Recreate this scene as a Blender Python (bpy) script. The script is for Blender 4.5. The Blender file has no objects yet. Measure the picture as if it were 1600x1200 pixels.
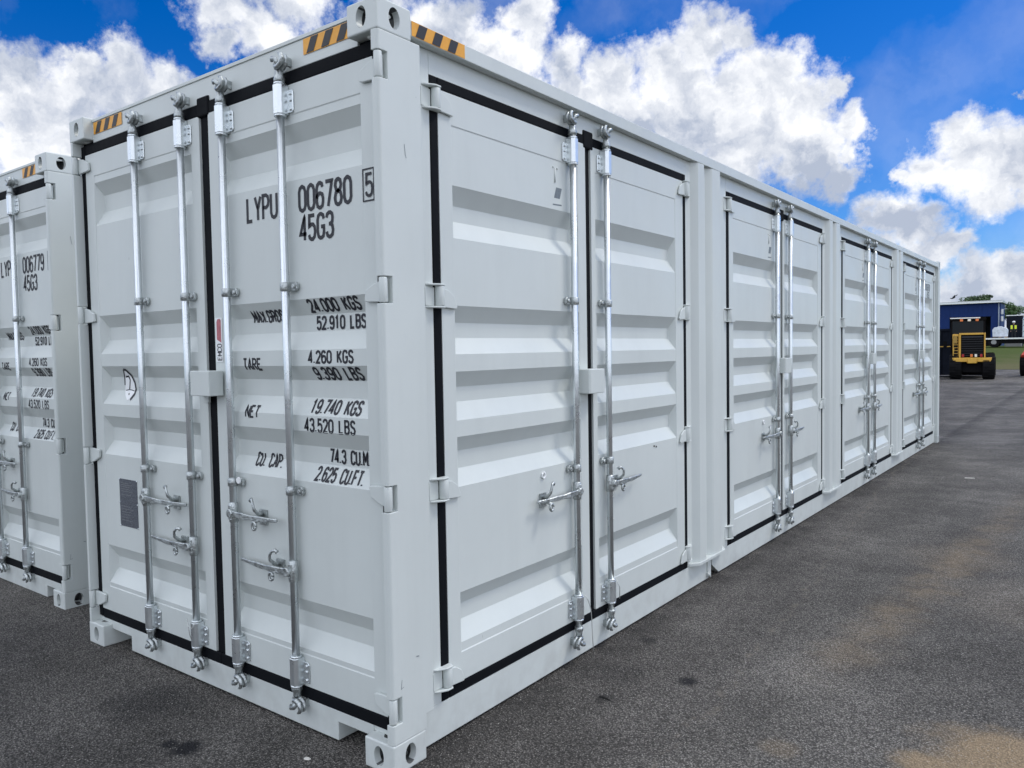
import bpy, bmesh, math, random
from mathutils import Vector, Matrix
random.seed(7)
S = bpy.context.scene
C = S.collection

# ---------------------------------------------------------------- camera
cam_d = bpy.data.cameras.new("camera"); cam = bpy.data.objects.new("camera", cam_d); C.objects.link(cam)
r_ = Vector((0.797072, 0.603652, -0.016768)); u_ = Vector((-0.013027, 0.044949, 0.998904)); f_ = Vector((-0.603744, 0.795980, -0.043691))
m = Matrix((r_, u_, -f_)).transposed().to_4x4(); m.translation = Vector((2.10883, -2.00735, 1.60513))
cam.matrix_world = m
cam_d.sensor_fit = 'HORIZONTAL'; cam_d.sensor_width = 36.0; cam_d.lens = 1219.88 / 1600 * 36.0
cam_d.clip_start = 0.05; cam_d.clip_end = 4000
S.camera = cam

# ---------------------------------------------------------------- light + sky
SUN_AZ, SUN_EL = math.radians(40), math.radians(52)
S.view_settings.view_transform = 'Standard'; S.view_settings.look = 'None'
S.view_settings.exposure = 0.76; S.view_settings.gamma = 1
sd = bpy.data.lights.new("sun", 'SUN'); sun = bpy.data.objects.new("sun", sd); C.objects.link(sun)
sd.energy = 0.95; sd.angle = math.radians(13); sd.color = (1.0, 0.96, 0.9)
sv = Vector((math.sin(SUN_AZ) * math.cos(SUN_EL), math.cos(SUN_AZ) * math.cos(SUN_EL), math.sin(SUN_EL)))
sun.rotation_euler = sv.to_track_quat('Z', 'Y').to_euler(); sun.location = (0, 0, 30)

W = bpy.data.worlds.new("World"); S.world = W; W.use_nodes = True
wn = W.node_tree.nodes; wl = W.node_tree.links; wn.clear()
def wnode(t, **k):
    n = wn.new(t)
    for a, b in k.items(): setattr(n, a, b)
    return n
def wmath(op, a, b=None, c=None, clamp=False):
    n = wnode('ShaderNodeMath', operation=op); n.use_clamp = clamp
    for i, x in enumerate((a, b, c)):
        if x is None: continue
        if isinstance(x, (int, float)): n.inputs[i].default_value = x
        else: wl.new(x, n.inputs[i])
    return n.outputs[0]
tc = wnode('ShaderNodeTexCoord')
sky = wnode('ShaderNodeTexSky', sky_type='NISHITA'); sky.sun_disc = False
sky.sun_elevation = SUN_EL; sky.sun_rotation = SUN_AZ; sky.air_density = 1.0; sky.dust_density = 0.3; sky.ozone_density = 3.0
hs = wnode('ShaderNodeHueSaturation'); hs.inputs['Saturation'].default_value = 1.5; hs.inputs['Value'].default_value = 1.0
wl.new(sky.outputs[0], hs.inputs['Color'])
tn = wnode('ShaderNodeVectorMath', operation='MULTIPLY'); wl.new(hs.outputs[0], tn.inputs[0]); tn.inputs[1].default_value = (0.40, 0.54, 0.80)   # polarised, deeper blue
# cumulus masses, each placed by its direction in the sky: (x, y, z, angular radius)
CL = [(-0.461,0.847,0.265,0.066),(-0.366,0.888,0.278,0.060),(-0.315,0.918,0.242,0.056),(-0.516,0.817,0.257,0.062),(-0.411,0.880,0.240,0.069),(-0.256,0.937,0.236,0.033),(-0.115,0.976,0.185,0.045),(-0.231,0.949,0.212,0.020),(-0.586,0.733,0.345,0.053),(-0.104,0.994,0.038,0.042),
(-0.889,0.400,0.224,0.042),(-0.910,0.357,0.212,0.041),(-0.866,0.438,0.241,0.035),
(-0.851,0.442,0.284,0.059),(-0.878,0.390,0.277,0.053),(-0.898,0.354,0.259,0.060),(-0.869,0.388,0.308,0.023),(-0.826,0.477,0.301,0.033),
(-0.848,0.425,0.316,0.027),(-0.896,0.342,0.282,0.033),(-0.924,0.304,0.233,0.065),(-0.775,0.506,0.377,0.039),(-0.760,0.539,0.363,0.044),
(-0.790,0.510,0.341,0.024),(-0.720,0.571,0.394,0.044),(-0.757,0.562,0.334,0.033),(-0.662,0.642,0.388,0.049),(-0.612,0.695,0.377,0.062),
(-0.540,0.748,0.386,0.037),(-0.564,0.754,0.338,0.051),(-0.514,0.789,0.337,0.038),(-0.467,0.827,0.314,0.051),(-0.511,0.810,0.289,0.060),
(-0.400,0.858,0.322,0.050),(-0.370,0.862,0.346,0.045),(-0.337,0.875,0.348,0.028),(-0.413,0.868,0.275,0.068),(-0.323,0.897,0.301,0.053),
(-0.289,0.906,0.310,0.032),(-0.349,0.905,0.242,0.068),(-0.281,0.923,0.263,0.053),(-0.247,0.928,0.278,0.020),(-0.277,0.937,0.214,0.050),
(-0.224,0.944,0.242,0.026),(-0.246,0.952,0.182,0.029),(-0.157,0.969,0.193,0.035),(-0.126,0.970,0.209,0.035),(-0.091,0.977,0.192,0.042),
(-0.058,0.982,0.181,0.045),(-0.109,0.980,0.168,0.038),(-0.181,0.964,0.193,0.014),(-0.195,0.969,0.149,0.031),(-0.177,0.977,0.120,0.032),
(-0.152,0.983,0.100,0.030),(-0.209,0.972,0.111,0.033),(-0.133,0.985,0.113,0.020),(-0.110,0.992,0.066,0.043),(-0.075,0.994,0.084,0.029),
(-0.069,0.997,0.043,0.046),(-0.146,0.988,0.047,0.032),(-0.171,0.983,0.069,0.024),(-0.071,0.965,0.254,0.010)]
nrm = wnode('ShaderNodeVectorMath', operation='NORMALIZE'); wl.new(tc.outputs['Generated'], nrm.inputs[0])
D0 = nrm.outputs[0]
# domain warp so the outlines billow
wz = wnode('ShaderNodeTexNoise'); wz.inputs['Scale'].default_value = 14; wz.inputs['Detail'].default_value = 8; wz.inputs['Roughness'].default_value = 0.62
wl.new(D0, wz.inputs['Vector'])
ws = wnode('ShaderNodeVectorMath', operation='MULTIPLY_ADD'); wl.new(wz.outputs['Color'], ws.inputs[0])
ws.inputs[1].default_value = (0.085, 0.085, 0.085)
sub = wnode('ShaderNodeVectorMath', operation='SUBTRACT'); wl.new(D0, sub.inputs[0]); sub.inputs[1].default_value = (0.0425, 0.0425, 0.0425)
wl.new(sub.outputs[0], ws.inputs[2]); DW = ws.outputs[0]
field = None
for (x, y, z, r) in CL:
    d = wnode('ShaderNodeVectorMath', operation='DISTANCE'); wl.new(DW, d.inputs[0]); d.inputs[1].default_value = (x, y, z)
    v = wmath('MULTIPLY_ADD', d.outputs['Value'], -1.0 / r, 1.0)
    field = v if field is None else wmath('SMOOTH_MAX', field, v, 0.15)
# the rest of the sky, away from this view: broken cloud as well
gn = wnode('ShaderNodeTexNoise'); gn.inputs['Scale'].default_value = 2.6; gn.inputs['Detail'].default_value = 7; wl.new(DW, gn.inputs['Vector'])
vd = wnode('ShaderNodeVectorMath', operation='DOT_PRODUCT'); wl.new(D0, vd.inputs[0]); vd.inputs[1].default_value = tuple(f_)
away = wmath('MULTIPLY_ADD', vd.outputs['Value'], -3.0, 1.9, clamp=True)
gen = wmath('MULTIPLY', wmath('MULTIPLY_ADD', gn.outputs['Fac'], 5.0, -2.0), away)
gen = wmath('SUBTRACT', gen, wmath('MULTIPLY', wmath('SUBTRACT', 1.0, away), 2.0))
field = wmath('MAXIMUM', field, gen)
en = wnode('ShaderNodeTexNoise'); en.inputs['Scale'].default_value = 22; en.inputs['Detail'].default_value = 11; en.inputs['Roughness'].default_value = 0.66; wl.new(D0, en.inputs['Vector'])
dens = wmath('ADD', field, wmath('MULTIPLY_ADD', en.outputs['Fac'], 1.7, -0.72))
mr = wnode('ShaderNodeMapRange', interpolation_type='SMOOTHSTEP'); wl.new(dens, mr.inputs[0]); mr.inputs[1].default_value = 0.0; mr.inputs[2].default_value = 0.62
# faint veil of cloud
vn = wnode('ShaderNodeTexNoise'); vn.inputs['Scale'].default_value = 5; vn.inputs['Detail'].default_value = 4; wl.new(DW, vn.inputs['Vector'])
veil = wmath('MULTIPLY', wmath('MULTIPLY_ADD', vn.outputs['Fac'], 2.6, -1.15, clamp=True), 0.26)
cov = wmath('MAXIMUM', mr.outputs[0], veil)
# cloud brightness: puffs and greyer hearts
cn = wnode('ShaderNodeTexNoise'); cn.inputs['Scale'].default_value = 8; cn.inputs['Detail'].default_value = 6; cn.inputs['Roughness'].default_value = 0.55; wl.new(DW, cn.inputs['Vector'])
cn2 = wnode('ShaderNodeTexNoise'); cn2.inputs['Scale'].default_value = 30; cn2.inputs['Detail'].default_value = 8; cn2.inputs['Roughness'].default_value = 0.6; wl.new(DW, cn2.inputs['Vector'])
rl = []
for sc_, off, amt in ((8.0, (.012, .012, .035), 5.0), (26.0, (.004, .004, .012), 2.2)):
    pr = []
    for o_ in ((0, 0, 0), off):
        av = wnode('ShaderNodeVectorMath', operation='ADD'); wl.new(DW, av.inputs[0]); av.inputs[1].default_value = o_
        nn = wnode('ShaderNodeTexNoise'); nn.inputs['Scale'].default_value = sc_; nn.inputs['Detail'].default_value = 5; wl.new(av.outputs[0], nn.inputs['Vector']); pr.append(nn.outputs['Fac'])
    rl.append(wmath('MULTIPLY', wmath('SUBTRACT', pr[0], pr[1]), amt))
relief = wmath('ADD', rl[0], rl[1])
shade = wmath('ADD', wmath('ADD', relief, wmath('ADD', wmath('MULTIPLY_ADD', cn.outputs['Fac'], 2.6, -0.75), wmath('MULTIPLY_ADD', cn2.outputs['Fac'], 1.3, -0.65))), wmath('MULTIPLY', dens, -0.50))
shade = wmath('MULTIPLY_ADD', shade, 0.62, 0.36, clamp=True)
cc = wnode('ShaderNodeMix', data_type='RGBA'); wl.new(shade, cc.inputs[0])
cc.inputs[6].default_value = (3.1, 3.5, 4.35, 1); cc.inputs[7].default_value = (6.8, 6.9, 7.1, 1)
bk = wnode('ShaderNodeVectorMath', operation='SCALE'); wl.new(cc.outputs[2], bk.inputs[0]); wl.new(wmath('MULTIPLY_ADD', away, .95, 1.0), bk.inputs['Scale'])   # clouds out of view brightened as added fill for the container faces
mx = wnode('ShaderNodeMix', data_type='RGBA'); wl.new(cov, mx.inputs[0]); wl.new(tn.outputs[0], mx.inputs[6]); wl.new(bk.outputs[0], mx.inputs[7])
bg = wnode('ShaderNodeBackground'); bg.inputs[1].default_value = 0.09; wl.new(mx.outputs[2], bg.inputs[0])
wo = wnode('ShaderNodeOutputWorld'); wl.new(bg.outputs[0], wo.inputs[0])

# ---------------------------------------------------------------- materials
def mat(name, col, rough=0.5, metal=0.0, bump=0.0, bscale=40.0, var=0.0, vscale=2.0, spec=0.5, rvar=0.0, coat=0.0):
    M = bpy.data.materials.new(name); M.use_nodes = True
    nt = M.node_tree; b = nt.nodes['Principled BSDF']
    b.inputs['Base Color'].default_value = (*col, 1); b.inputs['Roughness'].default_value = rough; b.inputs['Metallic'].default_value = metal
    b.inputs['Specular IOR Level'].default_value = spec; b.inputs['Coat Weight'].default_value = coat
    t = nt.nodes.new('ShaderNodeTexCoord')
    if var > 0 or rvar > 0:
        n = nt.nodes.new('ShaderNodeTexNoise'); n.inputs['Scale'].default_value = vscale; n.inputs['Detail'].default_value = 8; n.inputs['Roughness'].default_value = 0.65
        nt.links.new(t.outputs['Object'], n.inputs['Vector'])
        if var > 0:
            mp = nt.nodes.new('ShaderNodeMapRange'); nt.links.new(n.outputs['Fac'], mp.inputs[0]); mp.inputs[1].default_value = .3; mp.inputs[2].default_value = .7
            mp.inputs[3].default_value = 1 - var; mp.inputs[4].default_value = 1 + var
            vm = nt.nodes.new('ShaderNodeVectorMath'); vm.operation = 'SCALE'; vm.inputs[0].default_value = col; nt.links.new(mp.outputs[0], vm.inputs['Scale'])
            nt.links.new(vm.outputs[0], b.inputs['Base Color'])
        if rvar > 0:
            mp = nt.nodes.new('ShaderNodeMapRange'); nt.links.new(n.outputs['Fac'], mp.inputs[0]); mp.inputs[1].default_value = .3; mp.inputs[2].default_value = .7
            mp.inputs[3].default_value = rough - rvar; mp.inputs[4].default_value = rough + rvar
            nt.links.new(mp.outputs[0], b.inputs['Roughness'])
    if bump > 0:
        n = nt.nodes.new('ShaderNodeTexNoise'); n.inputs['Scale'].default_value = bscale; n.inputs['Detail'].default_value = 5
        nt.links.new(t.outputs['Object'], n.inputs['Vector'])
        bp = nt.nodes.new('ShaderNodeBump'); bp.inputs['Strength'].default_value = bump; bp.inputs['Distance'].default_value = 0.01
        nt.links.new(n.outputs['Fac'], bp.inputs['Height']); nt.links.new(bp.outputs[0], b.inputs['Normal'])
    return M

def paint_mat():
    M = mat("container_paint", (0.60, 0.64, 0.62), 0.42, bump=0.12, bscale=3.5)
    nt = M.node_tree; b = nt.nodes['Principled BSDF']; L = nt.links
    t = nt.nodes.new('ShaderNodeTexCoord')
    def noise(sc, det, mapping=None, rough=.6):
        n = nt.nodes.new('ShaderNodeTexNoise'); n.inputs['Scale'].default_value = sc; n.inputs['Detail'].default_value = det; n.inputs['Roughness'].default_value = rough
        if mapping:
            mp = nt.nodes.new('ShaderNodeMapping'); mp.inputs['Scale'].default_value = mapping; L.new(t.outputs['Object'], mp.inputs[0]); L.new(mp.outputs[0], n.inputs['Vector'])
        else: L.new(t.outputs['Object'], n.inputs['Vector'])
        return n.outputs['Fac']
    def mr(x, a, b_, c, d):
        n = nt.nodes.new('ShaderNodeMapRange'); L.new(x, n.inputs[0])
        for i, v in enumerate((a, b_, c, d)): n.inputs[i + 1].default_value = v
        return n.outputs[0]
    def mth(op, a, b_):
        n = nt.nodes.new('ShaderNodeMath'); n.operation = op
        for i, v in enumerate((a, b_)):
            if isinstance(v, (int, float)): n.inputs[i].default_value = v
            else: L.new(v, n.inputs[i])
        return n.outputs[0]
    k = mth('MULTIPLY', mr(noise(1.3, 6), .3, .7, .955, 1.035), mr(noise(6, 8, (1, 1, .12)), .45, .8, 1.0, .95))
    # scattered small scuffs
    scuff = mr(noise(55, 3, (1, 1, .35)), .735, .78, 1.0, .62)
    gate = mr(noise(2.2, 2), .56, .62, 0.0, 1.0)
    sc = mth('SUBTRACT', 1.0, mth('MULTIPLY', gate, mth('SUBTRACT', 1.0, scuff)))
    k = mth('MULTIPLY', k, sc)
    vm = nt.nodes.new('ShaderNodeVectorMath'); vm.operation = 'SCALE'; vm.inputs[0].default_value = (0.60, 0.64, 0.62); L.new(k, vm.inputs['Scale'])
    # splash dirt near the bottom of the box
    sep = nt.nodes.new('ShaderNodeSeparateXYZ'); L.new(t.outputs['Object'], sep.inputs[0])
    geo = nt.nodes.new('ShaderNodeNewGeometry'); sg = nt.nodes.new('ShaderNodeSeparateXYZ'); L.new(geo.outputs['Position'], sg.inputs[0])
    dm = mth('MULTIPLY', mr(sg.outputs[2], 0.0, .30, .26, 0.0), mr(noise(9, 8), .42, .68, 0.0, 1.0))
    mx = nt.nodes.new('ShaderNodeMix'); mx.data_type = 'RGBA'; L.new(dm, mx.inputs[0]); L.new(vm.outputs[0], mx.inputs[6]); mx.inputs[7].default_value = (.27, .255, .235, 1)
    L.new(mx.outputs[2], b.inputs['Base Color'])
    L.new(mr(noise(3, 6), .3, .7, .34, .5), b.inputs['Roughness'])
    return M
PAINT = paint_mat()
RUBBER = mat("gasket_rubber", (0.004, 0.005, 0.007), 0.75, bump=.15, bscale=30, rvar=.1, spec=.12)
GALV = mat("galvanised_steel", (0.70, 0.74, 0.75), 0.30, metal=0.85, bump=.05, bscale=60, var=.06, vscale=14, rvar=.05)
GALVC = mat("galvanised_casting", (0.46, 0.49, 0.485), 0.38, metal=0.85, bump=.4, bscale=90, var=.35, vscale=40, rvar=.14)
INK = mat("black_stencil_ink", (0.012, 0.013, 0.02), 0.55, var=.3, vscale=30)
YEL = mat("hazard_yellow", (0.78, 0.36, 0.03), 0.45, var=.08, vscale=30)
BLK = mat("hazard_black", (0.015, 0.014, 0.016), 0.5)
PLATE = mat("data_plate_metal", (0.11, 0.12, 0.14), 0.45, metal=.4, bump=.5, bscale=160, var=.25, vscale=60)
WHITE = mat("sticker_white", (0.82, 0.84, 0.84), 0.4)
RED = mat("sticker_red", (0.42, 0.12, 0.14), 0.45, var=.3, vscale=60)
SYM = mat("symbol_grey", (0.15, 0.18, 0.2), 0.5, var=.2, vscale=90)
WIRE = mat("wire_tie", (0.6, 0.62, 0.6), 0.4, metal=.5)

# ---------------------------------------------------------------- mesh helpers
class MB:
    def __init__(s): s.bm = bmesh.new()
    def face(s, pts):
        vs = [s.bm.verts.new(p) for p in pts]
        return s.bm.faces.new(vs)
    def box(s, a, b):
        x0, y0, z0 = (min(a[i], b[i]) for i in range(3)); x1, y1, z1 = (max(a[i], b[i]) for i in range(3))
        v = [s.bm.verts.new(p) for p in ((x0,y0,z0),(x1,y0,z0),(x1,y1,z0),(x0,y1,z0),(x0,y0,z1),(x1,y0,z1),(x1,y1,z1),(x0,y1,z1))]
        for f in ((3,2,1,0),(4,5,6,7),(0,1,5,4),(1,2,6,5),(2,3,7,6),(3,0,4,7)): s.bm.faces.new([v[i] for i in f])
        return s
    def prism(s, pts, d):
        d = Vector(d); p = [Vector(q) for q in pts]
        a = [s.bm.verts.new(q) for q in p]; b = [s.bm.verts.new(q + d) for q in p]
        s.bm.faces.new(a[::-1]); s.bm.faces.new(b); n = len(p)
        for i in range(n): s.bm.faces.new((a[i], a[(i+1) % n], b[(i+1) % n], b[i]))
        return s
    def tube(s, pts, r, n=10, cap=True):
        pts = [Vector(p) for p in pts]; R = r if isinstance(r, (list, tuple)) else [r] * len(pts)
        rings = []; up = None
        for i, p in enumerate(pts):
            t = (pts[min(i+1, len(pts)-1)] - pts[max(i-1, 0)])
            if t.length < 1e-9: t = Vector((0, 0, 1))
            t.normalize()
            if up is None: up = t.orthogonal().normalized()
            up = (up - t * up.dot(t)); up = up.normalized() if up.length > 1e-6 else t.orthogonal().normalized()
            w = t.cross(up)
            rings.append([s.bm.verts.new(p + (up * math.cos(a) + w * math.sin(a)) * R[i]) for a in (2*math.pi*k/n for k in range(n))])
        for i in range(len(rings)-1):
            for k in range(n):
                f = s.bm.faces.new((rings[i][k], rings[i][(k+1) % n], rings[i+1][(k+1) % n], rings[i+1][k])); f.smooth = True
        if cap:
            s.bm.faces.new(rings[0][::-1]); s.bm.faces.new(rings[-1])
        return s
    def ball(s, c, r, sc=(1,1,1), n=8):
        g = bmesh.ops.create_uvsphere(s.bm, u_segments=n*2, v_segments=n, radius=r, matrix=Matrix.Translation(c) @ Matrix.Diagonal((*sc, 1)))
        for v in g['verts']:
            for f in v.link_faces: f.smooth = True
        return s
    def mesh(s, name, m, fix=True):
        if fix: bmesh.ops.recalc_face_normals(s.bm, faces=s.bm.faces)
        me = bpy.data.meshes.new(name); s.bm.to_mesh(me); s.bm.free(); me.materials.append(m); return me
    def build(s, name, m, parent=None, bev=0.0, seg=2, fix=True):
        return link(name, s.mesh(name, m, fix), parent, bev, seg)
def link(name, me, parent=None, bev=0.0, seg=2, loc=(0,0,0)):
    o = bpy.data.objects.new(name, me); C.objects.link(o); o.parent = parent; o.location = loc
    if bev > 0:
        b = o.modifiers.new("bevel", 'BEVEL'); b.width = bev; b.segments = seg; b.limit_method = 'ANGLE'; b.angle_limit = math.radians(28)
    return o
def tag(o, label=None, cat=None, group=None, kind=None):
    for k, v in (('label', label), ('category', cat), ('group', group), ('kind', kind)):
        if v: o[k] = v
    return o
def empty(name, loc=(0,0,0), rz=0):
    o = bpy.data.objects.new(name, None); C.objects.link(o); o.location = loc; o.rotation_euler = (0, 0, rz); return o
def bake(o):
    dg = bpy.context.evaluated_depsgraph_get(); me = bpy.data.meshes.new_from_object(o.evaluated_get(dg)); return me
def boolean(base, cutters):
    """base, cutters: meshes -> mesh with the cutters taken out"""
    o = bpy.data.objects.new("tmp", base); C.objects.link(o); cs = []
    for c in cutters:
        k = bpy.data.objects.new("tmpc", c); C.objects.link(k); cs.append(k)
        b = o.modifiers.new("b", 'BOOLEAN'); b.object = k; b.operation = 'DIFFERENCE'; b.solver = 'EXACT'
    bpy.context.view_layer.update()
    me = bake(o)
    for k in [o] + cs: bpy.data.objects.remove(k)
    return me

# ---------------------------------------------------------------- ground
def nmath(nt, op, a, b=None, clamp=False):
    n = nt.nodes.new('ShaderNodeMath'); n.operation = op; n.use_clamp = clamp
    for i, v in enumerate((a, b)):
        if v is None: continue
        if isinstance(v, (int, float)): n.inputs[i].default_value = v
        else: nt.links.new(v, n.inputs[i])
    return n.outputs[0]
def asphalt_mat():
    M = bpy.data.materials.new("asphalt"); M.use_nodes = True; nt = M.node_tree; b = nt.nodes['Principled BSDF']; L = nt.links
    t = nt.nodes.new('ShaderNodeTexCoord'); P = t.outputs['Object']
    def noise(sc, det=4, rough=.6, mapping=None, rot=0):
        n = nt.nodes.new('ShaderNodeTexNoise'); n.inputs['Scale'].default_value = sc; n.inputs['Detail'].default_value = det; n.inputs['Roughness'].default_value = rough
        src = P
        if mapping:
            mp = nt.nodes.new('ShaderNodeMapping'); mp.inputs['Scale'].default_value = mapping; mp.inputs['Rotation'].default_value = (0, 0, rot); L.new(P, mp.inputs[0]); src = mp.outputs[0]
        L.new(src, n.inputs['Vector']); return n.outputs['Fac']
    def mr(x, a, b_, c, d, sm=True):
        n = nt.nodes.new('ShaderNodeMapRange'); n.interpolation_type = 'SMOOTHSTEP' if sm else 'LINEAR'
        L.new(x, n.inputs[0])
        for i, v in enumerate((a, b_, c, d)): n.inputs[i + 1].default_value = v
        return n.outputs[0]
    mul = lambda a, c: nmath(nt, 'MULTIPLY', a, c)
    v1 = nt.nodes.new('ShaderNodeTexVoronoi'); v1.inputs['Scale'].default_value = 110; L.new(P, v1.inputs['Vector'])
    v2 = nt.nodes.new('ShaderNodeTexVoronoi'); v2.inputs['Scale'].default_value = 210; L.new(P, v2.inputs['Vector'])
    sc1 = nt.nodes.new('ShaderNodeSeparateColor'); L.new(v1.outputs['Color'], sc1.inputs[0])
    agg = mul(mr(v1.outputs['Distance'], .12, .75, 1.3, .45), mr(sc1.outputs[0], 0, 1, .72, 1.28, False))
    agg = mul(agg, mr(noise(170, 5, .7), .36, .64, .45, 1.58))
    agg = mul(agg, mr(noise(330, 2), .3, .7, .72, 1.28))
    big = mr(noise(.6, 6), .32, .68, .72, 1.26)
    mid = mr(noise(2.7, 6), .32, .7, .84, 1.14)
    streak = mr(noise(1.6, 6, .6, (1, .16, 1), math.radians(-6)), .35, .7, .88, 1.14)
    k = mul(mul(agg, big), mul(mid, streak))
    base = nt.nodes.new('ShaderNodeVectorMath'); base.operation = 'SCALE'; base.inputs[0].default_value = (.150, .140, .128); L.new(k, base.inputs['Scale'])
    col = base.outputs[0]
    def mix(f, col, c2):
        n = nt.nodes.new('ShaderNodeMix'); n.data_type = 'RGBA'; L.new(f, n.inputs[0]); L.new(col, n.inputs[6])
        if isinstance(c2, tuple): n.inputs[7].default_value = (*c2, 1)
        else: L.new(c2, n.inputs[7])
        return n.outputs[2]
    sep = nt.nodes.new('ShaderNodeSeparateXYZ'); L.new(P, sep.inputs[0]); X, Y = sep.outputs[0], sep.outputs[1]
    # newer, paler lane of asphalt: older dark strip beside the containers
    edge = nmath(nt, 'ADD', nmath(nt, 'ADD', X, mul(Y, 0.085)), mul(nmath(nt, 'SUBTRACT', noise(1.1, 6), .5), .5))
    lane = mr(edge, .55, 1.15, 0, 1)
    pale = nt.nodes.new('ShaderNodeVectorMath'); pale.operation = 'SCALE'; pale.inputs[0].default_value = (.178, .168, .152); L.new(k, pale.inputs['Scale'])
    col = mix(mul(lane, .85), col, pale.outputs[0])
    # tan sand drifts
    def spot(cx, cy, r, rx=1.0, f=.8):
        d = nt.nodes.new('ShaderNodeVectorMath'); d.operation = 'DISTANCE'; mp = nt.nodes.new('ShaderNodeMapping'); mp.inputs['Location'].default_value = (-cx, -cy, 0)
        L.new(P, mp.inputs[0]); L.new(mp.outputs[0], d.inputs[0]); d.inputs[1].default_value = (0, 0, 0)
        dd = nmath(nt, 'ADD', d.outputs['Value'], mul(nmath(nt, 'SUBTRACT', noise(4.5, 8, .7), .5), r * 1.5))
        return mr(dd, r * .45, r * 1.25, f, 0)
    sand = nt.nodes.new('ShaderNodeVectorMath'); sand.operation = 'SCALE'; sand.inputs[0].default_value = (.31, .235, .150); L.new(mr(agg, .3, 1.3, .75, 1.15), sand.inputs['Scale'])
    for a in ((1.84, 1.42, .31, 1, .98), (1.60, 1.22, .13, 1, .9), (1.10, 1.05, .08, 1, .25), (1.27, 4.6, .4, 1, .13), (1.9, 3.6, .6, 1, .1)):
        col = mix(spot(*a), col, sand.outputs[0])
    # a worn, sandy wheel track running away along the row
    tr = nmath(nt, 'ABSOLUTE', nmath(nt, 'SUBTRACT', nmath(nt, 'ADD', nmath(nt, 'SUBTRACT', X, mul(Y, .088)), mul(nmath(nt, 'SUBTRACT', noise(2.4, 7, .65), .5), .42)), .88))
    tm = mul(mul(mr(tr, .0, .24, .40, 0), mr(Y, 1.5, 2.5, 0, 1)), mul(mr(Y, 4.0, 9.0, 1, .25), mr(noise(3.5, 7, .7), .38, .62, .25, 1)))
    col = mix(tm, col, sand.outputs[0])
    # oil and damp marks
    for a in ((-.86, -.335, .075, 1, .95), (-.95, -.36, .04, 1, .9), (.54, 1.42, .055, 1, .9), (.30, 1.03, .055, 1, .4), (.13, 1.79, .06, 1, .6), (-1.4, -.2, .22, 1, .45), (.2, 1.3, .14, 1, .3), (-2.1, -.7, .16, 1, .35)):
        col = mix(spot(*a), col, (.016, .016, .018))
    base_shade = nmath(nt, 'MULTIPLY', mr(X, .02, .24, .55, 0), mr(X, -.1, -.02, 0, 1)); col = mix(mul(base_shade, mr(noise(5, 8), .35, .65, .3, 1)), col, (.020, .019, .018))   # contact shadow along the wall base, painted into the asphalt
    # wandering joint line
    jl = nmath(nt, 'ABSOLUTE', nmath(nt, 'SUBTRACT', edge, .82))
    col = mix(mul(mr(jl, 0.0, .035, .5, 0), mr(noise(14, 4), .45, .6, 0, 1)), col, (.20, .175, .145))
    # pale stone chips
    v3 = nt.nodes.new('ShaderNodeTexVoronoi'); v3.inputs['Scale'].default_value = 46; L.new(P, v3.inputs['Vector'])
    sc3 = nt.nodes.new('ShaderNodeSeparateColor'); L.new(v3.outputs['Color'], sc3.inputs[0])
    chip = mul(mr(v3.outputs['Distance'], .12, .2, 1, 0), mr(sc3.outputs[1], .93, .97, 0, 1))
    chip2 = mul(mr(v1.outputs['Distance'], .18, .3, 1, 0), mr(sc1.outputs[2], .93, .97, 0, .8))
    col = mix(nmath(nt, 'MAXIMUM', chip, chip2), col, (.44, .42, .38))
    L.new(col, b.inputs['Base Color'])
    b.inputs['Roughness'].default_value = .82; b.inputs['Specular IOR Level'].default_value = .15
    h = nmath(nt, 'ADD', nmath(nt, 'SUBTRACT', 1.0, v1.outputs['Distance']), mul(nmath(nt, 'SUBTRACT', 1.0, v2.outputs['Distance']), .35))
    h = nmath(nt, 'ADD', h, mul(noise(12, 4), 1.3))
    bp = nt.nodes.new('ShaderNodeBump'); bp.inputs['Strength'].default_value = 1.0; bp.inputs['Distance'].default_value = .009; L.new(h, bp.inputs['Height']); L.new(bp.outputs[0], b.inputs['Normal'])
    return M
ASPH = asphalt_mat()
g = MB()
for i in range(-6, 6):
    pass
g.face([(-900, -900, 0), (900, -900, 0), (900, 1500, 0), (-900, 1500, 0)])
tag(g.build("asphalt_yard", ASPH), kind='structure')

def grass_mat():
    M = mat("lawn_grass", (0.085, 0.125, 0.03), .9, bump=.8, bscale=25, spec=.1)
    nt = M.node_tree; b = nt.nodes['Principled BSDF']; L = nt.links; t = nt.nodes.new('ShaderNodeTexCoord')
    n = nt.nodes.new('ShaderNodeTexNoise'); n.inputs['Scale'].default_value = .5; n.inputs['Detail'].default_value = 9; n.inputs['Roughness'].default_value = .7; L.new(t.outputs['Object'], n.inputs['Vector'])
    sep = nt.nodes.new('ShaderNodeSeparateXYZ'); L.new(t.outputs['Object'], sep.inputs[0])
    s = nmath(nt, 'ADD', nmath(nt, 'MULTIPLY', sep.outputs[1], -.10), nmath(nt, 'MULTIPLY', n.outputs['Fac'], 3.0))
    mr = nt.nodes.new('ShaderNodeMapRange'); L.new(s, mr.inputs[0]); mr.inputs[1].default_value = -5.1; mr.inputs[2].default_value = -3.8
    mx = nt.nodes.new('ShaderNodeMix'); mx.data_type = 'RGBA'; L.new(mr.outputs[0], mx.inputs[0]); mx.inputs[6].default_value = (.062, .085, .018, 1); mx.inputs[7].default_value = (.11, .105, .045, 1)
    L.new(mx.outputs[2], b.inputs['Base Color']); return M
GRASS = grass_mat()
g = MB()
xs = [-300 + 10 * i for i in range(61)]
ys = [(50.8, .02), (52, .06), (58, .28), (66, .68), (73, 1.02), (78, 1.14), (90, 1.2), (140, 1.2), (420, 1.2), (1400, 1.0)]
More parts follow.
